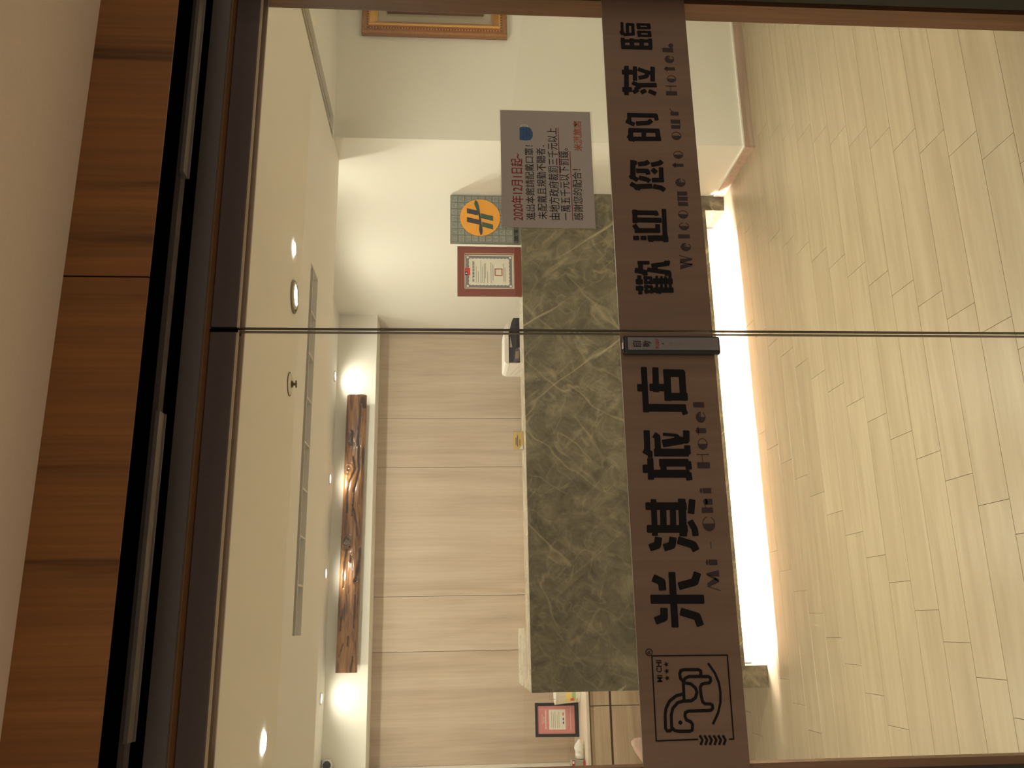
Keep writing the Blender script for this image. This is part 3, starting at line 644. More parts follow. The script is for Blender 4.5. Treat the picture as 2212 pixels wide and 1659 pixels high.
# red-brown framed certificate standing on the counter
def text_rows(parent, x0, x1, rows, y, mat):
    mb = MB()
    for z, a, b in rows:
        x = x0 + (x1-x0)*a
        while x < x0 + (x1-x0)*b - 0.001:
            w = random.choice((0.0022, 0.003, 0.0038))
            mb.box(x, min(x+w, x1), y, y+0.0002, z-0.0013, z+0.0013); x += w + 0.0011
    return setp(mb.build('small_print', mat, parent), kind='stuff')
YCF = 4.385
ce = thing('certificate_board', (1.91, YCF, ZT), 'red-brown board holding a certificate with small red and blue flag', 'certificate')
s = YCF/4.5
cx0, cx1, cz0, cz1 = 1.804*s, 2.104*s, ZT+0.001, 1.55-(1.55-1.519)*s
ix0, ix1, iz0, iz1 = 1.847*s, 2.058*s, 1.55-(1.55-1.2)*s, 1.55-(1.55-1.478)*s
MB().box(cx0, cx1, YCF, YCF+0.018, cz0, iz0).box(cx0, cx1, YCF, YCF+0.018, iz1, cz1).box(cx0, ix0, YCF, YCF+0.018, iz0, iz1).box(ix1, cx1, YCF, YCF+0.018, iz0, iz1).build('board', 'rust_board', ce)
bd = MB().box(cx0+0.005, cx1-0.005, YCF+0.0185, YCF+0.022, cz0, cz1-0.005).build('backing', 'rust_board', ce)
MB().prism([(cx0+0.10, cz0), (cx0+0.20, cz0), (cx0+0.17, cz0+0.25), (cx0+0.13, cz0+0.25)], YCF+0.0225, YCF+0.03).build('easel_leg', 'rust_board', ce)
mb = MB(); e = 0.003
mb.box(ix0, ix1, YCF-0.001, YCF, iz0-e, iz0).box(ix0, ix1, YCF-0.001, YCF, iz1, iz1+e*0.6).box(ix0-e*0.6, ix0, YCF-0.001, YCF, iz0-e, iz1).box(ix1, ix1+e, YCF-0.001, YCF, iz0-e, iz1)
mb.build('inner_edging', 'cream_line', ce)
cp = MB().box(ix0, ix1, YCF+0.010, YCF+0.012, iz0, iz1).build('certificate', 'cert_paper', ce)
yq = YCF+0.0098
bx0, bx1, bz0, bz1 = ix0+0.008, ix1-0.008, iz0+0.008, iz1-0.008
def scallop(xa, xb, za, zb, n, m, amp):
    pts = []
    for i in range(n*6): t = i/(n*6); pts.append((xa+(xb-xa)*t, za-amp*abs(math.sin(math.pi*n*t))))
    for i in range(m*6): t = i/(m*6); pts.append((xb+amp*abs(math.sin(math.pi*m*t)), za+(zb-za)*t))
    for i in range(n*6): t = i/(n*6); pts.append((xb-(xb-xa)*t, zb+amp*abs(math.sin(math.pi*n*t))))
    for i in range(m*6): t = i/(m*6); pts.append((xa-amp*abs(math.sin(math.pi*m*t)), zb-(zb-za)*t))
    return pts
MB().box(bx0, bx1, yq, yq+0.0002, bz0, bz1).build('border', 'cert_grey', cp)
MB().prism(scallop(bx0+0.018, bx1-0.018, bz0+0.018, bz1-0.018, 7, 11, 0.004), yq-0.0004, yq-0.0002).build('scalloped_field', 'cert_paper', cp)
for px in (bx0+0.009, bx1-0.009):
    for pz in (bz0+0.009, bz1-0.009):
        MB().disc(px, pz, 0.011, yq-0.0006, yq-0.0004).build('corner_ring', 'cert_grey', cp)
        MB().disc(px, pz, 0.007, yq-0.0009, yq-0.0007).build('corner_dot', 'cert_paper', cp)
fcx = (bx0+bx1)/2; yq2 = yq-0.0012
MB().box(fcx-0.022, fcx+0.022, yq2, yq2+0.0002, iz1-0.031, iz1-0.003).build('flag', 'flag_red', cp)
MB().box(fcx-0.022, fcx, yq2-0.0003, yq2-0.0001, iz1-0.0165, iz1-0.003).build('flag_canton', 'flag_blue', cp)
MB().disc(fcx-0.011, iz1-0.0098, 0.0042, yq2-0.0006, yq2-0.0004, 12).build('flag_sun', 'white_plain', cp)
text_part('旅館業登記證', bx0+0.032, bx1-0.032, iz1-0.054, iz1-0.042, yq2, 'cert_ink', cp, bold=0.02)
text_rows(cp, bx0+0.028, bx1-0.024, [(iz1-0.064,0,.72),(iz1-0.076,0,.5),(iz1-0.090,0,.98),(iz1-0.099,0,.7),(iz1-0.109,0,.85),(iz1-0.115,.2,.85),(iz1-0.127,0,.5),(iz1-0.146,0,.9),(iz1-0.216,0.05,.85),(iz1-0.224,.05,.7)], yq2, 'cert_ink')
text_rows(cp, bx0+0.045, bx1-0.05, [(iz1-0.157,0,1)], yq2-0.0002, 'cert_violet')
sx = fcx-0.002; sz = iz1-0.188
mb = MB()
for a, b, c, d in ((-.022,.022,-.022,-.0165),(-.022,.022,.0165,.022),(-.022,-.0165,-.0165,.0165),(.0165,.022,-.0165,.0165)): mb.box(sx+a, sx+b, yq2, yq2+0.0002, sz+c, sz+d)
mb.build('red_seal', 'print_pale_red', cp)

# grey tiled plaque with round yellow emblem
YPQ = 4.372; s = YPQ/4.5
pq = thing('hotel_plaque', (2.22, YPQ, ZT), 'grey embossed plaque with round yellow emblem beside the certificate', 'plaque')
px0, px1, pz0, pz1 = 2.125*s, 2.3585, ZT+0.001, 1.55+(1.5605-1.55)*s
MB().box(px0, px1, YPQ, YPQ+0.018, pz0, pz1).build('slab', 'stone_grey', pq, bevel=0.002)
nxt, nzt = 7, 10
tw = (px1-px0-0.012)/nxt; tz = (pz1-pz0-0.012)/nzt
tile_mb = MB().box(-tw/2+0.002, tw/2-0.002, -0.0035, 0, -tz/2+0.002, tz/2-0.002)
tile_data = None
ccx, ccz, ccr = 2.283*s, 1.55-(1.55-1.388)*s, 0.1155*s
for i in range(nxt):
    for j in range(1, nzt):
        tx = px0+0.006+tw*(i+0.5); tzc = pz0+0.006+tz*(j+0.5)
        if math.hypot(tx-ccx, tzc-ccz) < ccr-0.028: continue
        if tile_data is None:
            o = tile_mb.build('icon_tile', 'stone_light', pq, bevel=0.002, segs=1); tile_data = o.data
            # shared mesh is centred on its own origin
            for v in tile_data.vertices: v.co += ORG[pq.name]
        else:
            o = bpy.data.objects.new('icon_tile', tile_data); COL.objects.link(o); o.parent = pq; ORG[o.name] = ORG[pq.name].copy()
        o.location = Vector((tx, YPQ, tzc)) - ORG[pq.name]
        # simple relief mark on the tile
        mb = MB(); k = random.randrange(4); r_ = tw*0.26
        yy = YPQ-0.0048
        if k == 0: mb.stroke([(tx-r_, tzc-r_*0.6), (tx, tzc+r_), (tx+r_, tzc-r_*0.6)], 0.003, yy, yy+0.0013)
        elif k == 1: mb.stroke([(tx-r_, tzc+r_), (tx+r_, tzc+r_)], 0.003, yy, yy+0.0013).stroke([(tx, tzc+r_), (tx, tzc-r_)], 0.003, yy, yy+0.0013)
        elif k == 2: mb.stroke([(tx-r_, tzc-r_), (tx-r_, tzc+r_), (tx+r_, tzc+r_), (tx+r_, tzc-r_)], 0.003, yy, yy+0.0013)
        else: mb.stroke([(tx-r_, tzc), (tx, tzc+r_*0.5), (tx+r_, tzc), (tx, tzc-r_)], 0.003, yy, yy+0.0013)
        mb.build('relief_mark', 'stone_grey', pq, recalc=False)
emb = MB().disc(ccx, ccz, ccr, YPQ-0.008, YPQ-0.0005, 48).build('emblem_disc', 'emblem_yellow', pq)
ye0, ye1 = YPQ-0.0095, YPQ-0.0082
R_ = ccr
def eq(a, b): return (ccx+a*R_, ccz+b*R_)
# two upper navy bars, two lower green bars, joined by a slim crossing orbit
def bar2(x_top, x_bot, z_top, z_bot, w, m_):
    MB().prism([eq(x_bot-w/2, z_bot), eq(x_bot+w/2, z_bot), eq(x_top+w/2, z_top), eq(x_top-w/2, z_top)], ye0, ye1).build('emblem_bar', m_, emb)
# slanted uprights: the picture's bars lean to the left going down
bar2(0.36, 0.24, 0.66, 0.11, 0.26, 'emblem_navy')
bar2(-0.12, -0.27, 0.66, 0.03, 0.26, 'emblem_navy')
bar2(0.10, -0.05, -0.03, -0.64, 0.26, 'emblem_green')
bar2(-0.37, -0.52, -0.10, -0.64, 0.26, 'emblem_green')
def crescent(pts_a, pts_b, m_):
    MB().prism([eq(*p) for p in pts_a + pts_b[::-1]], ye0-0.0006, ye0-0.0001).build('emblem_orbit', m_, emb)
crescent([(-1.0+0.02, -0.02), (-0.9,-0.10), (-0.7,-0.12), (-0.3,-0.06), (0.1,0.02), (0.35,0.08)], [(-0.98,-0.02), (-0.85,0.02), (-0.66,0.06), (-0.3,0.02), (0.1,0.07), (0.35,0.10)], 'emblem_navy')
crescent([(-0.2,-0.05), (0.2,0.0), (0.6,0.05), (0.85,0.12), (0.95,0.22)], [(-0.2,-0.03), (0.2,0.10), (0.5,0.20), (0.75,0.30), (0.93,0.24)], 'emblem_green')
MB().box(px0+0.002, px0+0.11, YPQ-0.002, YPQ-0.0003, pz0+0.012, pz0+0.040).build('caption_strip', 'stone_dark', pq)
text_part('旅館', px0+0.012, px0+0.085, pz0+0.013, pz0+0.039, YPQ-0.0024, 'sign_black', pq, bold=0.02)

# small acrylic card holder on the counter
ch = thing('card_holder', (0.968, 4.50, ZT), 'small acrylic stand with a yellow card on the counter', 'card holder')
tilt = 0.012
MB().extrude([(4.478, ZT+0.001), (4.484, ZT+0.001), (4.484+tilt, ZT+0.056), (4.478+tilt, ZT+0.056)], 0.916, 1.020, 0).build('acrylic_front', 'acrylic', ch)
cd = MB().extrude([(4.4855, ZT+0.003), (4.487, ZT+0.003), (4.487+tilt, ZT+0.054), (4.4855+tilt, ZT+0.054)], 0.921, 1.015, 0).build('yellow_card', 'card_yellow', ch)
MB().box(0.916, 1.020, 4.488, 4.53, ZT, ZT+0.004).build('acrylic_base', 'acrylic', ch)
mb = MB()
for z, a, b in ((0.038, .945, .985), (0.030, .935, .998), (0.018, .94, .975)):
    t = z/0.056
    mb.box(a, b, 4.4843+tilt*t, 4.4846+tilt*t, ZT+z, ZT+z+0.004)
mb.build('card_print', 'groove', ch)
MB().prism([(0.921, ZT+0.004), (0.950, ZT+0.004), (0.935, ZT+0.013), (0.921, ZT+0.024)], 4.4848, 4.4852).build('card_corner', 'white_plain', ch)

# printer on the worktop behind the counter
pr = thing('printer', (1.67, 5.0, 0.75), 'white and black desktop printer behind the counter', 'printer')
MB().box(1.553, 1.566, 5.0, 5.264, 0.76, 1.200).build('side_housing', 'printer_white', pr, bevel=0.004, segs=2)
MB().prism([(1.5665,0.76), (1.862,0.76), (1.862,1.168), (1.835,1.180), (1.77,1.195), (1.5665,1.199)], 5.012, 5.264).build('body', 'printer_black', pr, bevel=0.003)
MB().prism([(1.553,1.2005), (1.838,1.2005), (1.79,1.226), (1.575,1.229), (1.560,1.222)], 4.992, 5.264).build('scanner_lid', 'printer_white', pr, bevel=0.003)
MB().prism([(1.665,1.194), (1.76,1.190), (1.755,1.194), (1.665,1.178)], 4.998, 5.010).build('paper_sheet', 'paper_white', pr)
cpn = MB().prism([(1.575,1.125), (1.672,1.125), (1.655,1.158), (1.57,1.172)][::1], 4.998, 5.010).build('control_panel', 'printer_grey', pr)
MB().prism([(1.592,1.138), (1.640,1.138), (1.636,1.158), (1.590,1.162)], 4.9965, 4.9975).build('screen', 'vent_grey', cpn)
MB().prism([(1.648,1.128), (1.660,1.128), (1.658,1.138), (1.648,1.138)], 4.9965, 4.9975).build('button', 'button_blue', cpn)
MB().box(1.62, 1.625, 4.9965, 4.9975, 1.127, 1.131).build('button', 'white_plain', cpn)
for a in (1.105, 1.135): MB().extrude([(5.02, a), (5.022, a), (5.24, a+0.045), (5.238, a+0.045)], 1.5522, 1.5529, 0).build('seam', 'printer_grey', pr)
MB().box(1.79, 1.795, 5.0095, 5.0118, 0.9, 1.18).box(1.815, 1.818, 5.0095, 5.0118, 0.9, 1.17).build('cassette_ridge', 'frame_black', pr)

# ================================================================== BACK CABINET AND WHAT STANDS ON IT
ca = thing('drawer_cabinet', (0.2, 6.3, 0), 'low pale timber drawer cabinet with white top along the back wall', 'cabinet')
MB().box(-0.928, 1.2, 6.020, 6.618, 0.02, 0.632).build('carcass', 'groove', ca)
MB().box(-0.929, 1.22, 5.99, 6.619, 0.640, 0.660).build('cabinet_top', 'desk_white', ca, bevel=0.002)
MB().box(-0.928, 1.2, 6.008, 6.03, 0.633, 0.6395).build('top_rail', 'drawer_wood', ca)
for a, b in ((-0.927, -0.506), (-0.503, 0.0), (0.003, 0.55)):
    for c, d in ((0.502, 0.630), (0.10, 0.486)):
        MB().box(a+0.001, b-0.001, 6.004, 6.0195, c, d).build('drawer_front', 'drawer_wood', ca, bevel=0.001)

YFR = 6.37
fr = thing('framed_award', (-0.62, YFR, 0.66), 'black framed pink award certificate leaning on the drawer cabinet', 'picture frame')
fx0, fx1, fh, lean = -0.733, -0.508, 0.302, 0.045
def lf(x, t, o): return (x, YFR+lean*t-o, 0.661+fh*t*0.995)
def lquad(mb, xa, xb, ta, tb, o0, o1):
    n = len(mb.v)
    mb.v += [lf(xa,ta,o0), lf(xb,ta,o0), lf(xb,tb,o0), lf(xa,tb,o0), lf(xa,ta,o1), lf(xb,ta,o1), lf(xb,tb,o1), lf(xa,tb,o1)]
    mb.f += [tuple(n+i for i in q) for q in ((0,1,2,3),(7,6,5,4),(4,5,1,0),(5,6,2,1),(6,7,3,2),(7,4,0,3))]
    return mb
bw = 0.020; bt = bw/fh
mb = MB()
lquad(mb, fx0, fx1, 0, bt*1.3, 0.014, 0); lquad(mb, fx0, fx1, 1-bt*0.8, 1, 0.014, 0); lquad(mb, fx0, fx0+bw, bt*1.3, 1-bt*0.8, 0.014, 0); lquad(mb, fx1-bw, fx1, bt*1.3, 1-bt*0.8, 0.014, 0)
mb.build('frame', 'frame_black', fr)
pk = lquad(MB(), fx0+bw, fx1-bw, bt*1.3, 1-bt*0.8, 0.006, 0.001).build('award_sheet', 'poster_pink', fr)
lquad(MB(), fx0+0.048, fx1-0.046, 0.30, 0.68, 0.0066, 0.0062).build('white_panel', 'cert_paper', pk)
mb = MB()
for t, a, b, hh in ((0.755, .052, .050, .022), (0.84, .085, .085, .008), (0.80, .09, .09, .012), (0.185, .045, .042, .010), (0.27, .05, .05, .005)):
    x = fx0+a
    while x < fx1-b: w = random.choice((.005,.007,.009)); lquad(mb, x, x+w, t-hh/2, t+hh/2, 0.0066, 0.0062); x += w+0.002
mb.build('white_print', 'cert_paper', pk)
mb = MB()
for t, a, b in ((0.62,.06,.06),(0.58,.06,.07),(0.54,.06,.06),(0.49,.06,.08),(0.45,.06,.06)):
    lquad(mb, fx0+a, fx1-b, t-.005, t+.005, 0.0070, 0.0067)
mb.build('grey_print', 'carton_grey', pk)
lquad(MB(), fx1-0.085, fx1-0.066, 0.33, 0.37, 0.0070, 0.0067).build('red_seal', 'poster_pink', pk)
lquad(lquad(MB(), fx0+0.085, fx0+0.10, 0.335, 0.365, 0.0070, 0.0067), fx0+0.108, fx0+0.125, 0.335, 0.365, 0.0070, 0.0067).build('signature', 'cert_violet', pk)

cu = thing('paper_cup', (-0.44, 6.27, 0.66), 'white tapered cup with colourful print in front of the framed award', 'cup')
MB().lathe([(0.055,0.0),(0.057,0.004),(0.072,0.168),(0.0745,0.171),(0.073,0.175),(0.070,0.172),(0.054,0.01)], (-0.44,6.27,0.661), 'z', 32, cap=False).build('cup_body', 'cup_white', cu, smooth=True)
MB().lathe([(0.0005,0.0),(0.055,0.0)], (-0.44,6.27,0.6612), 'z', 32, cap=False).build('cup_base', 'cup_white', cu)
def wrap(a0, a1, z0, z1, mat, parent, off=0.0006, n=6):
    mb = MB()
    for i in range(n):
        p, q = a0+(a1-a0)*i/n, a0+(a1-a0)*(i+1)/n
        pts = []
        for a, z in ((p,z0),(q,z0),(q,z1),(p,z1)):
            r_ = 0.057+0.015*(z-0.004)/0.164+off
            pts.append((-0.44+r_*math.sin(math.radians(a)), 6.27-r_*math.cos(math.radians(a)), 0.661+z))
        mb.poly(pts)
    return mb.build('printed_patch', mat, parent, recalc=False)
pt = wrap(-52, 20, 0.035, 0.105, 'cup_yellow', cu)
wrap(-50, 20, 0.035, 0.060, 'cup_green', cu, 0.001)
wrap(-44, -26, 0.046, 0.072, 'cup_red', cu, 0.0014)
wrap(-70, -30, 0.022, 0.026, 'cup_red', cu, 0.001)
MB().stroke([(-0.478, 0.83), (-0.480, 0.868)], 0.004, 6.275, 6.279).build('stirrer', 'paper_white', cu)

# tissue carton with a tissue pulled out
tc = thing('tissue_carton', (-0.88, 6.16, 0.66), 'small grey and red carton at the end of the cabinet', 'carton')
MB().box(-0.925, -0.848, 6.10, 6.20, 0.661, 0.752).build('carton_body', 'carton_grey', tc, bevel=0.003)
MB().box(-0.925, -0.847, 6.098, 6.0998, 0.735, 0.750).box(-0.925, -0.847, 6.098, 6.0998, 0.664, 0.676).build('red_band', 'carton_red', tc)
MB().box(-0.868, -0.852, 6.0965, 6.0979, 0.736, 0.748).build('white_patch', 'white_plain', tc)
nxg, nzg = 26, 12
mb = MB()
for i in range(nxg+1):
    for j in range(nzg):
        t = i/nxg; a = 2*math.pi*j/nzg
        x = -0.842 + t*0.118
        rr = (0.020 + 0.010*math.sin(math.pi*min(1, t*1.1)))*(1-0.55*max(0, t-0.75)/0.25)
        rr *= 1+0.25*noise.noise(Vector((t*6, math.cos(a)*1.4, math.sin(a)*1.4)))
        zc = 0.690 + 0.008*math.sin(t*3.0)
        mb.v.append((x, 6.14+rr*math.cos(a)*1.1, max(0.6615, zc+rr*math.sin(a))))
for i in range(nxg):
    for j in range(nzg):
        k = (j+1) % nzg
        mb.f.append((i*nzg+j, i*nzg+k, (i+1)*nzg+k, (i+1)*nzg+j))
mb.f.append(tuple(range(nzg))[::-1]); mb.f.append(tuple(nxg*nzg+j for j in range(nzg)))
setp(mb.build('crumpled_tissue', 'tissue', None, smooth=True), 'white crumpled tissue lying beside the small grey carton', 'tissue')

# pale bag on the floor in front of the drawers
mb = MB(); n = 20
prof = [(0.150,0.0),(0.165,0.05),(0.160,0.18),(0.130,0.30),(0.085,0.39),(0.040,0.445),(0.010,0.465)]
for i, (r_, z) in enumerate(prof):
    for j in range(n):
        a = 2*math.pi*j/n
        q = r_*(1+0.06*math.sin(5*a+i)) 
        mb.v.append((-0.83+q*math.cos(a)*0.95+0.155*(z/0.465)**2, 5.50+q*math.sin(a)*0.6, z+0.001))
for i in range(len(prof)-1):
    for j in range(n):
        k = (j+1) % n
        mb.f.append((i*n+j, i*n+k, (i+1)*n+k, (i+1)*n+j))
mb.f.append(tuple(range(n))[::-1]); mb.f.append(tuple((len(prof)-1)*n+j for j in range(n)))
setp(mb.build('cloth_bag', 'pink_cloth', None, smooth=True), 'pale pink bag with a pointed top in front of the drawers', 'bag')

# ================================================================== LOG ON THE BULKHEAD
KN = [(0.609, 2.292, 0.048), (1.133, 2.300, 0.034), (0.339, 2.217, 0.022)]
HOLES = [[(0.66,2.293),(0.641,2.288),(0.625,2.298),(0.634,2.286),(0.631,2.275),(0.622,2.283),(0.612,2.267),(0.6,2.266),(0.59,2.282),(0.591,2.304),(0.603,2.32),(0.619,2.317),(0.641,2.305)],
         [(0.575,2.279),(0.587,2.266),(0.578,2.262),(0.568,2.271)]]
CRACKS = [([(1.616,2.222),(1.398,2.228),(1.265,2.227),(1.132,2.217),(0.969,2.25)],.010),([(1.225,2.265),(1.133,2.246),(1.048,2.285),(0.95,2.297),(0.822,2.299)],.008),([(1.412,2.284),(1.318,2.284)],.016),
  ([(0.873,2.26),(0.745,2.227),(0.656,2.218)],.008),([(0.95,2.249),(0.796,2.26)],.006),([(0.559,2.29),(0.472,2.302),(0.294,2.305)],.008),([(0.564,2.196),(0.428,2.207),(0.336,2.22)],.010),
  ([(0.515,2.257),(0.472,2.259)],.006),([(0.244,2.217),(0.124,2.219),(0.022,2.225)],.005),([(-0.036,2.26),(-0.095,2.262)],.006),([(-0.166,2.222),(-0.265,2.234)],.007),([(0.095,2.314),(0.006,2.316)],.006),
  ([(0.306,2.263),(0.257,2.264)],.004),([(-0.17,2.319),(-0.077,2.292)],.004),([(1.60,2.20),(1.66,2.215)],.02)]
def inside(p, poly):
    c = False; j = len(poly)-1
    for i in range(len(poly)):
        if (poly[i][1] > p[1]) != (poly[j][1] > p[1]) and p[0] < (poly[j][0]-poly[i][0])*(p[1]-poly[i][1])/(poly[j][1]-poly[i][1])+poly[i][0]: c = not c
        j = i
    return c
def segd(p, a, b):
    ax, az = a; bx, bz = b; dx, dz = bx-ax, bz-az
    t = max(0, min(1, ((p[0]-ax)*dx+(p[1]-az)*dz)/(dx*dx+dz*dz)))
    return math.hypot(p[0]-ax-t*dx, p[1]-az-t*dz)
NX, NZ = 480, 36
vs, dark, fs = [], [], []
for i in range(NX+1):
    for j in range(NZ+1):
        t = i/NX; q = j/NZ
        x = -0.272+1.970*t
        zmid = 2.268-0.012*t
        hh = 0.0722+0.0025*noise.noise(Vector((x*3, 0, 5)))
        z = zmid+(2*q-1)*hh
        if i == NX: x += 0.008*noise.noise(Vector((z*60, 1, 0)))-0.004*q
        y = 6.222+0.024*abs(2*q-1)**5
        flow = noise.noise(Vector((x*1.6, z*8, 0)))
        y += 0.0030*noise.noise(Vector((x*3.0, z*34+flow*1.5, 2.0)))+0.0014*noise.noise(Vector((x*7, z*80+flow*2, 9.0)))
        dk = 0.0
        for ax, az, ar in KN:
            d = math.hypot((x-ax)*0.8, z-az)/ar
            if d < 1.6:
                y += 0.004*math.cos(d*9)*max(0, 1-d/1.6)+0.006*max(0, 1-d)
                dk = max(dk, 0.75*max(0, 1-d*0.9)+0.35*max(0, 1-abs(d-1.0)*6))
        for pl, w in CRACKS:
            if x < min(p[0] for p in pl)-0.03 or x > max(p[0] for p in pl)+0.03: continue
            d = min(segd((x, z), pl[k], pl[k+1]) for k in range(len(pl)-1))
            w2 = w*(0.8+0.6*noise.noise(Vector((x*25, z*40, 4))))
            if d < w2*1.6:
                f = max(0, 1-d/(w2*1.6)); y += 0.007*f; dk = max(dk, min(0.9, f*1.3))
        vs.append((x, y, z)); dark.append(dk)
for i in range(NX):
    for j in range(NZ):
        a, b, c, d = i*(NZ+1)+j, (i+1)*(NZ+1)+j, (i+1)*(NZ+1)+j+1, i*(NZ+1)+j+1
        m_ = ((vs[a][0]+vs[c][0])/2, (vs[a][2]+vs[c][2])/2)
        if any(inside(m_, h) for h in HOLES): continue
        fs.append((a, b, c, d))
# closed solid: flat back, rim around the outline and around the holes
nv = len(vs); ed = {}
for f in fs:
    for p, q in zip(f, f[1:]+f[:1]): ed[(p, q)] = ed.get((p, q), 0)+1
back = [tuple(nv+i for i in f[::-1]) for f in fs]
rim = [(q, p, nv+p, nv+q) for (p, q) in ed if (q, p) not in ed]
mb = MB(); mb.v = vs + [(x, 6.286, z) for x, y, z in vs]; mb.f = fs + back + rim; dark += [0.0]*nv
lg = mb.build('driftwood_beam', 'log_wood', None, smooth=True, recalc=False)
at = lg.data.attributes.new('crack', 'FLOAT', 'POINT')
for i, d in enumerate(dark): at.data[i].value = d
setp(lg, 'long weathered timber beam with knots and hole hung on the bulkhead', 'beam')
nt = M['log_wood'].node_tree; b = nt.nodes['Principled BSDF']
old = b.inputs['Base Color'].links[0].from_socket
atn = nd(nt, 'ShaderNodeAttribute', attribute_name='crack')
nt.links.new(mix(nt, atn.outputs['Fac'], old, srgb(38,22,14)), b.inputs['Base Color'])

# ================================================================== LAMPS
def downlight(name, x, y, z, r, label, group, power=0, target=None, angle=70, ring=True, blend=0.7, radius=0.035):
    t = thing(name, (x, y, z), label, 'ceiling light', group)
    if ring: MB().lathe([(r*1.35,0.0),(r*1.38,-0.002),(r*1.30,-0.006),(r*1.04,-0.007),(r*1.0,-0.003),(r*1.0,0.0)], (x,y,z), 'z', 32, cap=False).build('trim_ring', 'wall_paint', t, smooth=True)
    MB().lathe([(r, -0.0045), (r*0.7, -0.0055), (0.0005, -0.006)], (x,y,z), 'z', 28, cap=False).build('lens', 'lamp_glow', t)
    if power:
        spot('lamp_light', (x, y, z-0.02), target or (x, y, 0), power, angle, blend, radius, parent=t)
    return t
G1 = 'recessed downlights in the lobby ceiling'; G2 = 'small downlights above the timber beam'; G3 = 'counter downlights in the rear ceiling'
downlight('downlight', 1.373, 2.975, ZC, 0.024, 'smaller flush downlight in the lobby ceiling beside the ringed one', G1, P_F*0.34, angle=176, ring=False, blend=0.4)
d2_ = downlight('downlight', 1.215, 3.045, ZC, 0.040, 'larger downlight with a wide trim ring beside the sprinkler', G1, P_F, angle=110, blend=1.0)
MB().lathe([(0.062,0.0),(0.064,-0.004),(0.058,-0.008),(0.054,-0.004)], (1.20,3.025,ZC), 'z', 36, cap=False).build('outer_ring', 'vent_grey', d2_, smooth=True)
downlight('downlight', -0.33, 2.937, ZC, 0.032, 'flush downlight alone at the left of the lobby ceiling', G1, P_F, angle=110, ring=False, blend=1.0)
downlight('downlight', 2.95, 2.60, ZC, 0.032, 'added unseen flush downlight at the far right of the lobby ceiling', G1, P_F*0.2, angle=140, ring=False, blend=1.0)  # out of view, added to light the right of the lobby
for (x, y), lab in zip(((1.827,6.235), (1.051,6.195), (0.388,6.18), (-0.429,6.20)), ('small downlight nearest the side wall above the beam', 'small downlight above the right half of the beam', 'small downlight above the left half of the beam', 'small downlight just beyond the left end of the beam')):
    downlight('downlight', x, y-0.045, ZR, 0.030, lab, G2, P_B, (x, y+0.075, 2.05), 150, blend=1.0, radius=0.02)
for x, lab in ((2.05, 'counter downlight close to the side wall above the plaque'), (1.30, 'added unseen counter downlight above the middle of the counter'), (0.35, 'added unseen counter downlight above the left half of the counter')):  # first inferred from the side-wall glow, the other two unseen and added
    downlight('downlight', x, 4.13, ZR, 0.035, lab, G3, P_C, (x, 4.25, 0), 165, blend=1.0)

for x, lab in ((1.50, 'added unseen staff-side downlight nearest the side wall'), (0.50, 'added unseen staff-side downlight above the middle worktop'), (-0.55, 'added unseen staff-side downlight above the drawer cabinet end')):  # unseen row, added to brighten the back of the room
    downlight('downlight', x, 5.25, ZR, 0.035, lab, G3, P_R, (x, 5.25, 0), 178, blend=0.35)

def porch_fill_lamp(x, y, label):  # unseen globe lamps, added to light the fascia, soffit and sign
    t = thing('porch_fill_lamp', (x, y, 2.233), label, 'ceiling light', 'unseen globe lamps added under the porch soffit')
    MB().lathe([(0.06,0.0),(0.06,-0.02),(0.012,-0.03),(0.012,-0.30)], (x,y,2.233), 'z', 24, cap=False).build('base', 'black_metal', t, smooth=True)
    MB().lathe([(0.075*math.sin(a)+0.0004, -0.36+0.075*math.cos(a)) for a in [i*math.pi/12 for i in range(13)]], (x,y,2.233), 'z', 24, cap=False).build('globe', 'porch_fill_glow', t, smooth=True)
    ld = bpy.data.lights.new('porch_fill_light', 'POINT'); ld.energy = P_G; ld.color = (1.0, 0.84, 0.66); ld.shadow_soft_size = 0.02
    o = bpy.data.objects.new('porch_fill_light', ld); COL.objects.link(o); o.parent = t; o.location = (0, 0, -0.46)
porch_fill_lamp(-2.3, 0.25, 'added unseen porch globe lamp to the left of the entrance')
porch_fill_lamp(4.3, 0.25, 'added unseen porch globe lamp to the right of the entrance')

# ================================================================== CEILING FITTINGS
sp = thing('sprinkler_head', (0.867, 3.04, ZC), 'brass sprinkler head on a white disc in the lobby ceiling', 'sprinkler')
MB().lathe([(0.040,0.0),(0.041,-0.002),(0.036,-0.006),(0.014,-0.008)], (0.867,3.04,ZC), 'z', 28, cap=False).build('cover_disc', 'wall_paint', sp, smooth=True)
MB().lathe([(0.044,0.0),(0.045,-0.002),(0.0415,-0.003)], (0.867,3.04,ZC), 'z', 28, cap=False).build('rim_ring', 'brass', sp)  # thin brass-coloured ring around the cover disc
MB().lathe([(0.011,-0.006),(0.011,-0.013),(0.005,-0.015),(0.005,-0.022),(0.014,-0.023),(0.014,-0.025)], (0.867,3.04,ZC), 'z', 14, cap=False).build('nozzle', 'brass', sp)

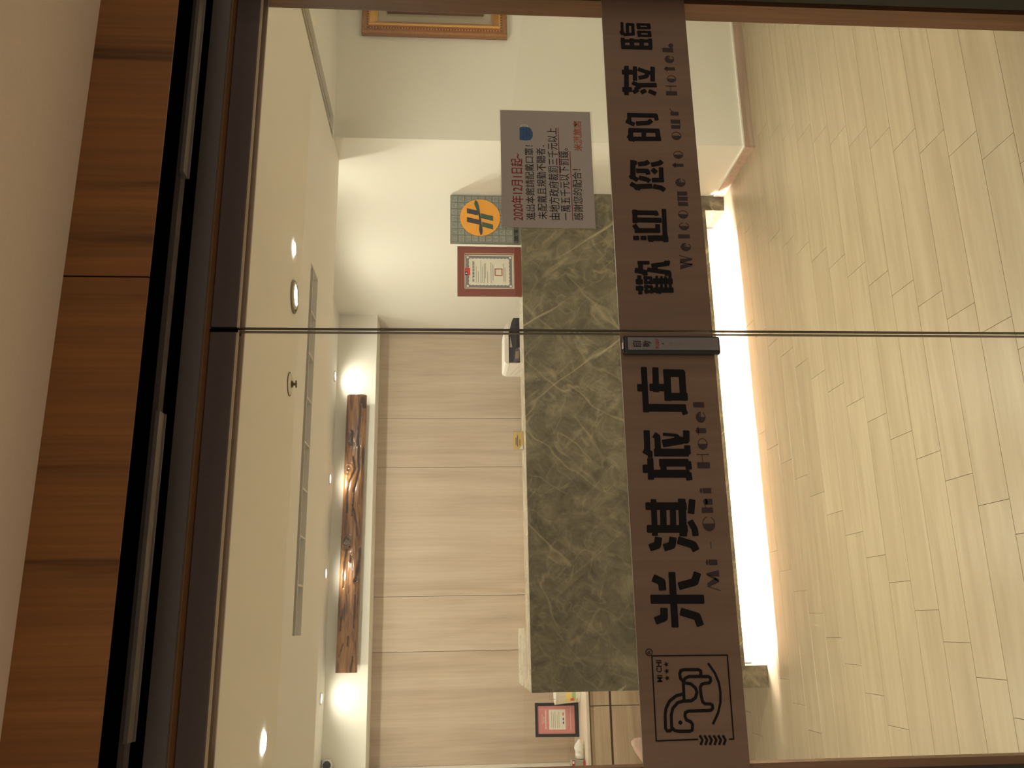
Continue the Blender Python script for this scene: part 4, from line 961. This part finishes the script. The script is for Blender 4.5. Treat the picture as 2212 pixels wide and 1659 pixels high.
ve = thing('slot_vent', (0.74, 3.455, ZC), 'long grey slot vent with white dividers in the lobby ceiling', 'vent')
MB().box(-0.012, 1.49, 3.36, 3.55, ZC+0.049, ZC+0.06).build('back_plate', 'vent_grey', ve)
MB().box(-0.012, 1.49, 3.364, 3.378, ZC+0.004, ZC+0.048).build('front_lip', 'vent_grey', ve)
MB().box(-0.012, 1.49, 3.425, 3.433, ZC+0.001, ZC+0.048).build('long_bar', 'vent_white', ve)
MB().box(-0.012, 1.49, 3.434, 3.545, ZC+0.028, ZC+0.034).build('louvre_blade', 'vent_grey', ve)
for i in range(1, 8):
    x = -0.012+1.502*i/8
    MB().box(x-0.004, x+0.004, 3.434, 3.549, ZC+0.002, ZC+0.027).build('divider', 'vent_white', ve)
sv = thing('slot_vent', (2.40, 3.0, ZC), 'narrow slot vent running towards the wall with the gilt picture', 'vent')
MB().box(2.335, 2.465, 2.2, 3.785, ZC+0.049, ZC+0.06).build('back_plate', 'vent_grey', sv)
MB().box(2.336, 2.340, 2.2, 3.785, ZC+0.002, ZC+0.048).build('front_lip', 'vent_grey', sv)
MB().box(2.372, 2.380, 2.2, 3.785, ZC+0.001, ZC+0.048).build('long_bar', 'vent_white', sv)
MB().box(2.381, 2.463, 2.2, 3.785, ZC+0.018, ZC+0.024).build('louvre_blade', 'vent_grey', sv)

cc = thing('dome_camera', (-0.855, YBH, 2.36), 'white security camera with round black lens high on the bulkhead', 'security camera')
MB().box(-0.895, -0.825, YBH-0.022, YBH-0.0005, 2.355, 2.418).build('mount', 'white_plain', cc, bevel=0.005)
MB().lathe([(0.034,-0.020),(0.036,-0.04),(0.033,-0.055),(0.028,-0.06)], (-0.857,YBH,2.378), 'y', 28, cap=False).build('collar', 'white_plain', cc, smooth=True)
MB().lathe([(0.028*math.cos(a), -0.056-0.022*math.sin(a)) for a in [i*math.pi/2/8 for i in range(9)]], (-0.857,YBH,2.378), 'y', 28, cap=False).build('lens_dome', 'dome_black', cc, smooth=True)

# ================================================================== GILT PICTURE
gp = thing('gilt_picture', (3.22, 3.80, 1.265), 'ornate gilt picture frame with pale mount on the shaded wall', 'picture')
gx0, gx1, gz0, gz1 = 2.962, 3.50, 1.265, 2.017
def frame_side(mb, prof):
    """mitred frame: prof = list of (inset, front y)"""
    for (i0, y0), (i1, y1) in zip(prof[:-1], prof[1:]):
        def ring(i, y): return [(gx0+i, y, gz0+i), (gx1-i, y, gz0+i), (gx1-i, y, gz1-i), (gx0+i, y, gz1-i)]
        a, b = ring(i0, y0), ring(i1, y1)
        for k in range(4):
            l = (k+1) % 4
            mb.poly([a[k], a[l], b[l], b[k]])
    return mb
YP_ = YPIC-0.001
frame_side(MB(), [(0.0,YP_),(0.0,YP_-0.030),(0.008,YP_-0.036),(0.028,YP_-0.030),(0.034,YP_-0.024)]).build('outer_moulding', 'gold_dark', gp)
frame_side(MB(), [(0.034,YP_-0.024),(0.036,YP_-0.045),(0.044,YP_-0.050),(0.076,YP_-0.022),(0.080,YP_-0.020),(0.080,YP_-0.010)]).build('inner_moulding', 'gold', gp)
bead = None
for k in range(46):
    z = gz0+0.04+k*0.0148
    for xx in (gx0+0.0315,):
        if bead is None:
            o = MB().lathe([(0.0005,-0.005),(0.004,-0.003),(0.005,0),(0.004,0.003),(0.0005,0.005)], (xx, YP_-0.028, z), 'z', 8, cap=False).build('bead', 'gold', gp, smooth=True); bead = (o.data, z)
        else:
            o = bpy.data.objects.new('bead', bead[0]); COL.objects.link(o); o.parent = gp; o.location = (0, 0, z-bead[1]); ORG[o.name] = ORG[gp.name]
for k in range(30):
    for zz in (gz0+0.0315, gz1-0.0315):
        o = bpy.data.objects.new('bead', bead[0]); COL.objects.link(o); o.parent = gp; o.location = (0.012+k*0.0155, 0, zz-bead[1]); ORG[o.name] = ORG[gp.name]
MB().box(gx0+0.078, gx1-0.078, YP_-0.010, YP_-0.006, gz0+0.078, gz1-0.078).build('mount', 'picture_mat', gp)
MB().box(3.095, 3.367, YP_-0.030, YP_-0.0102, 1.387, 1.888).build('inner_panel', 'walnut_plain', gp, bevel=0.002)
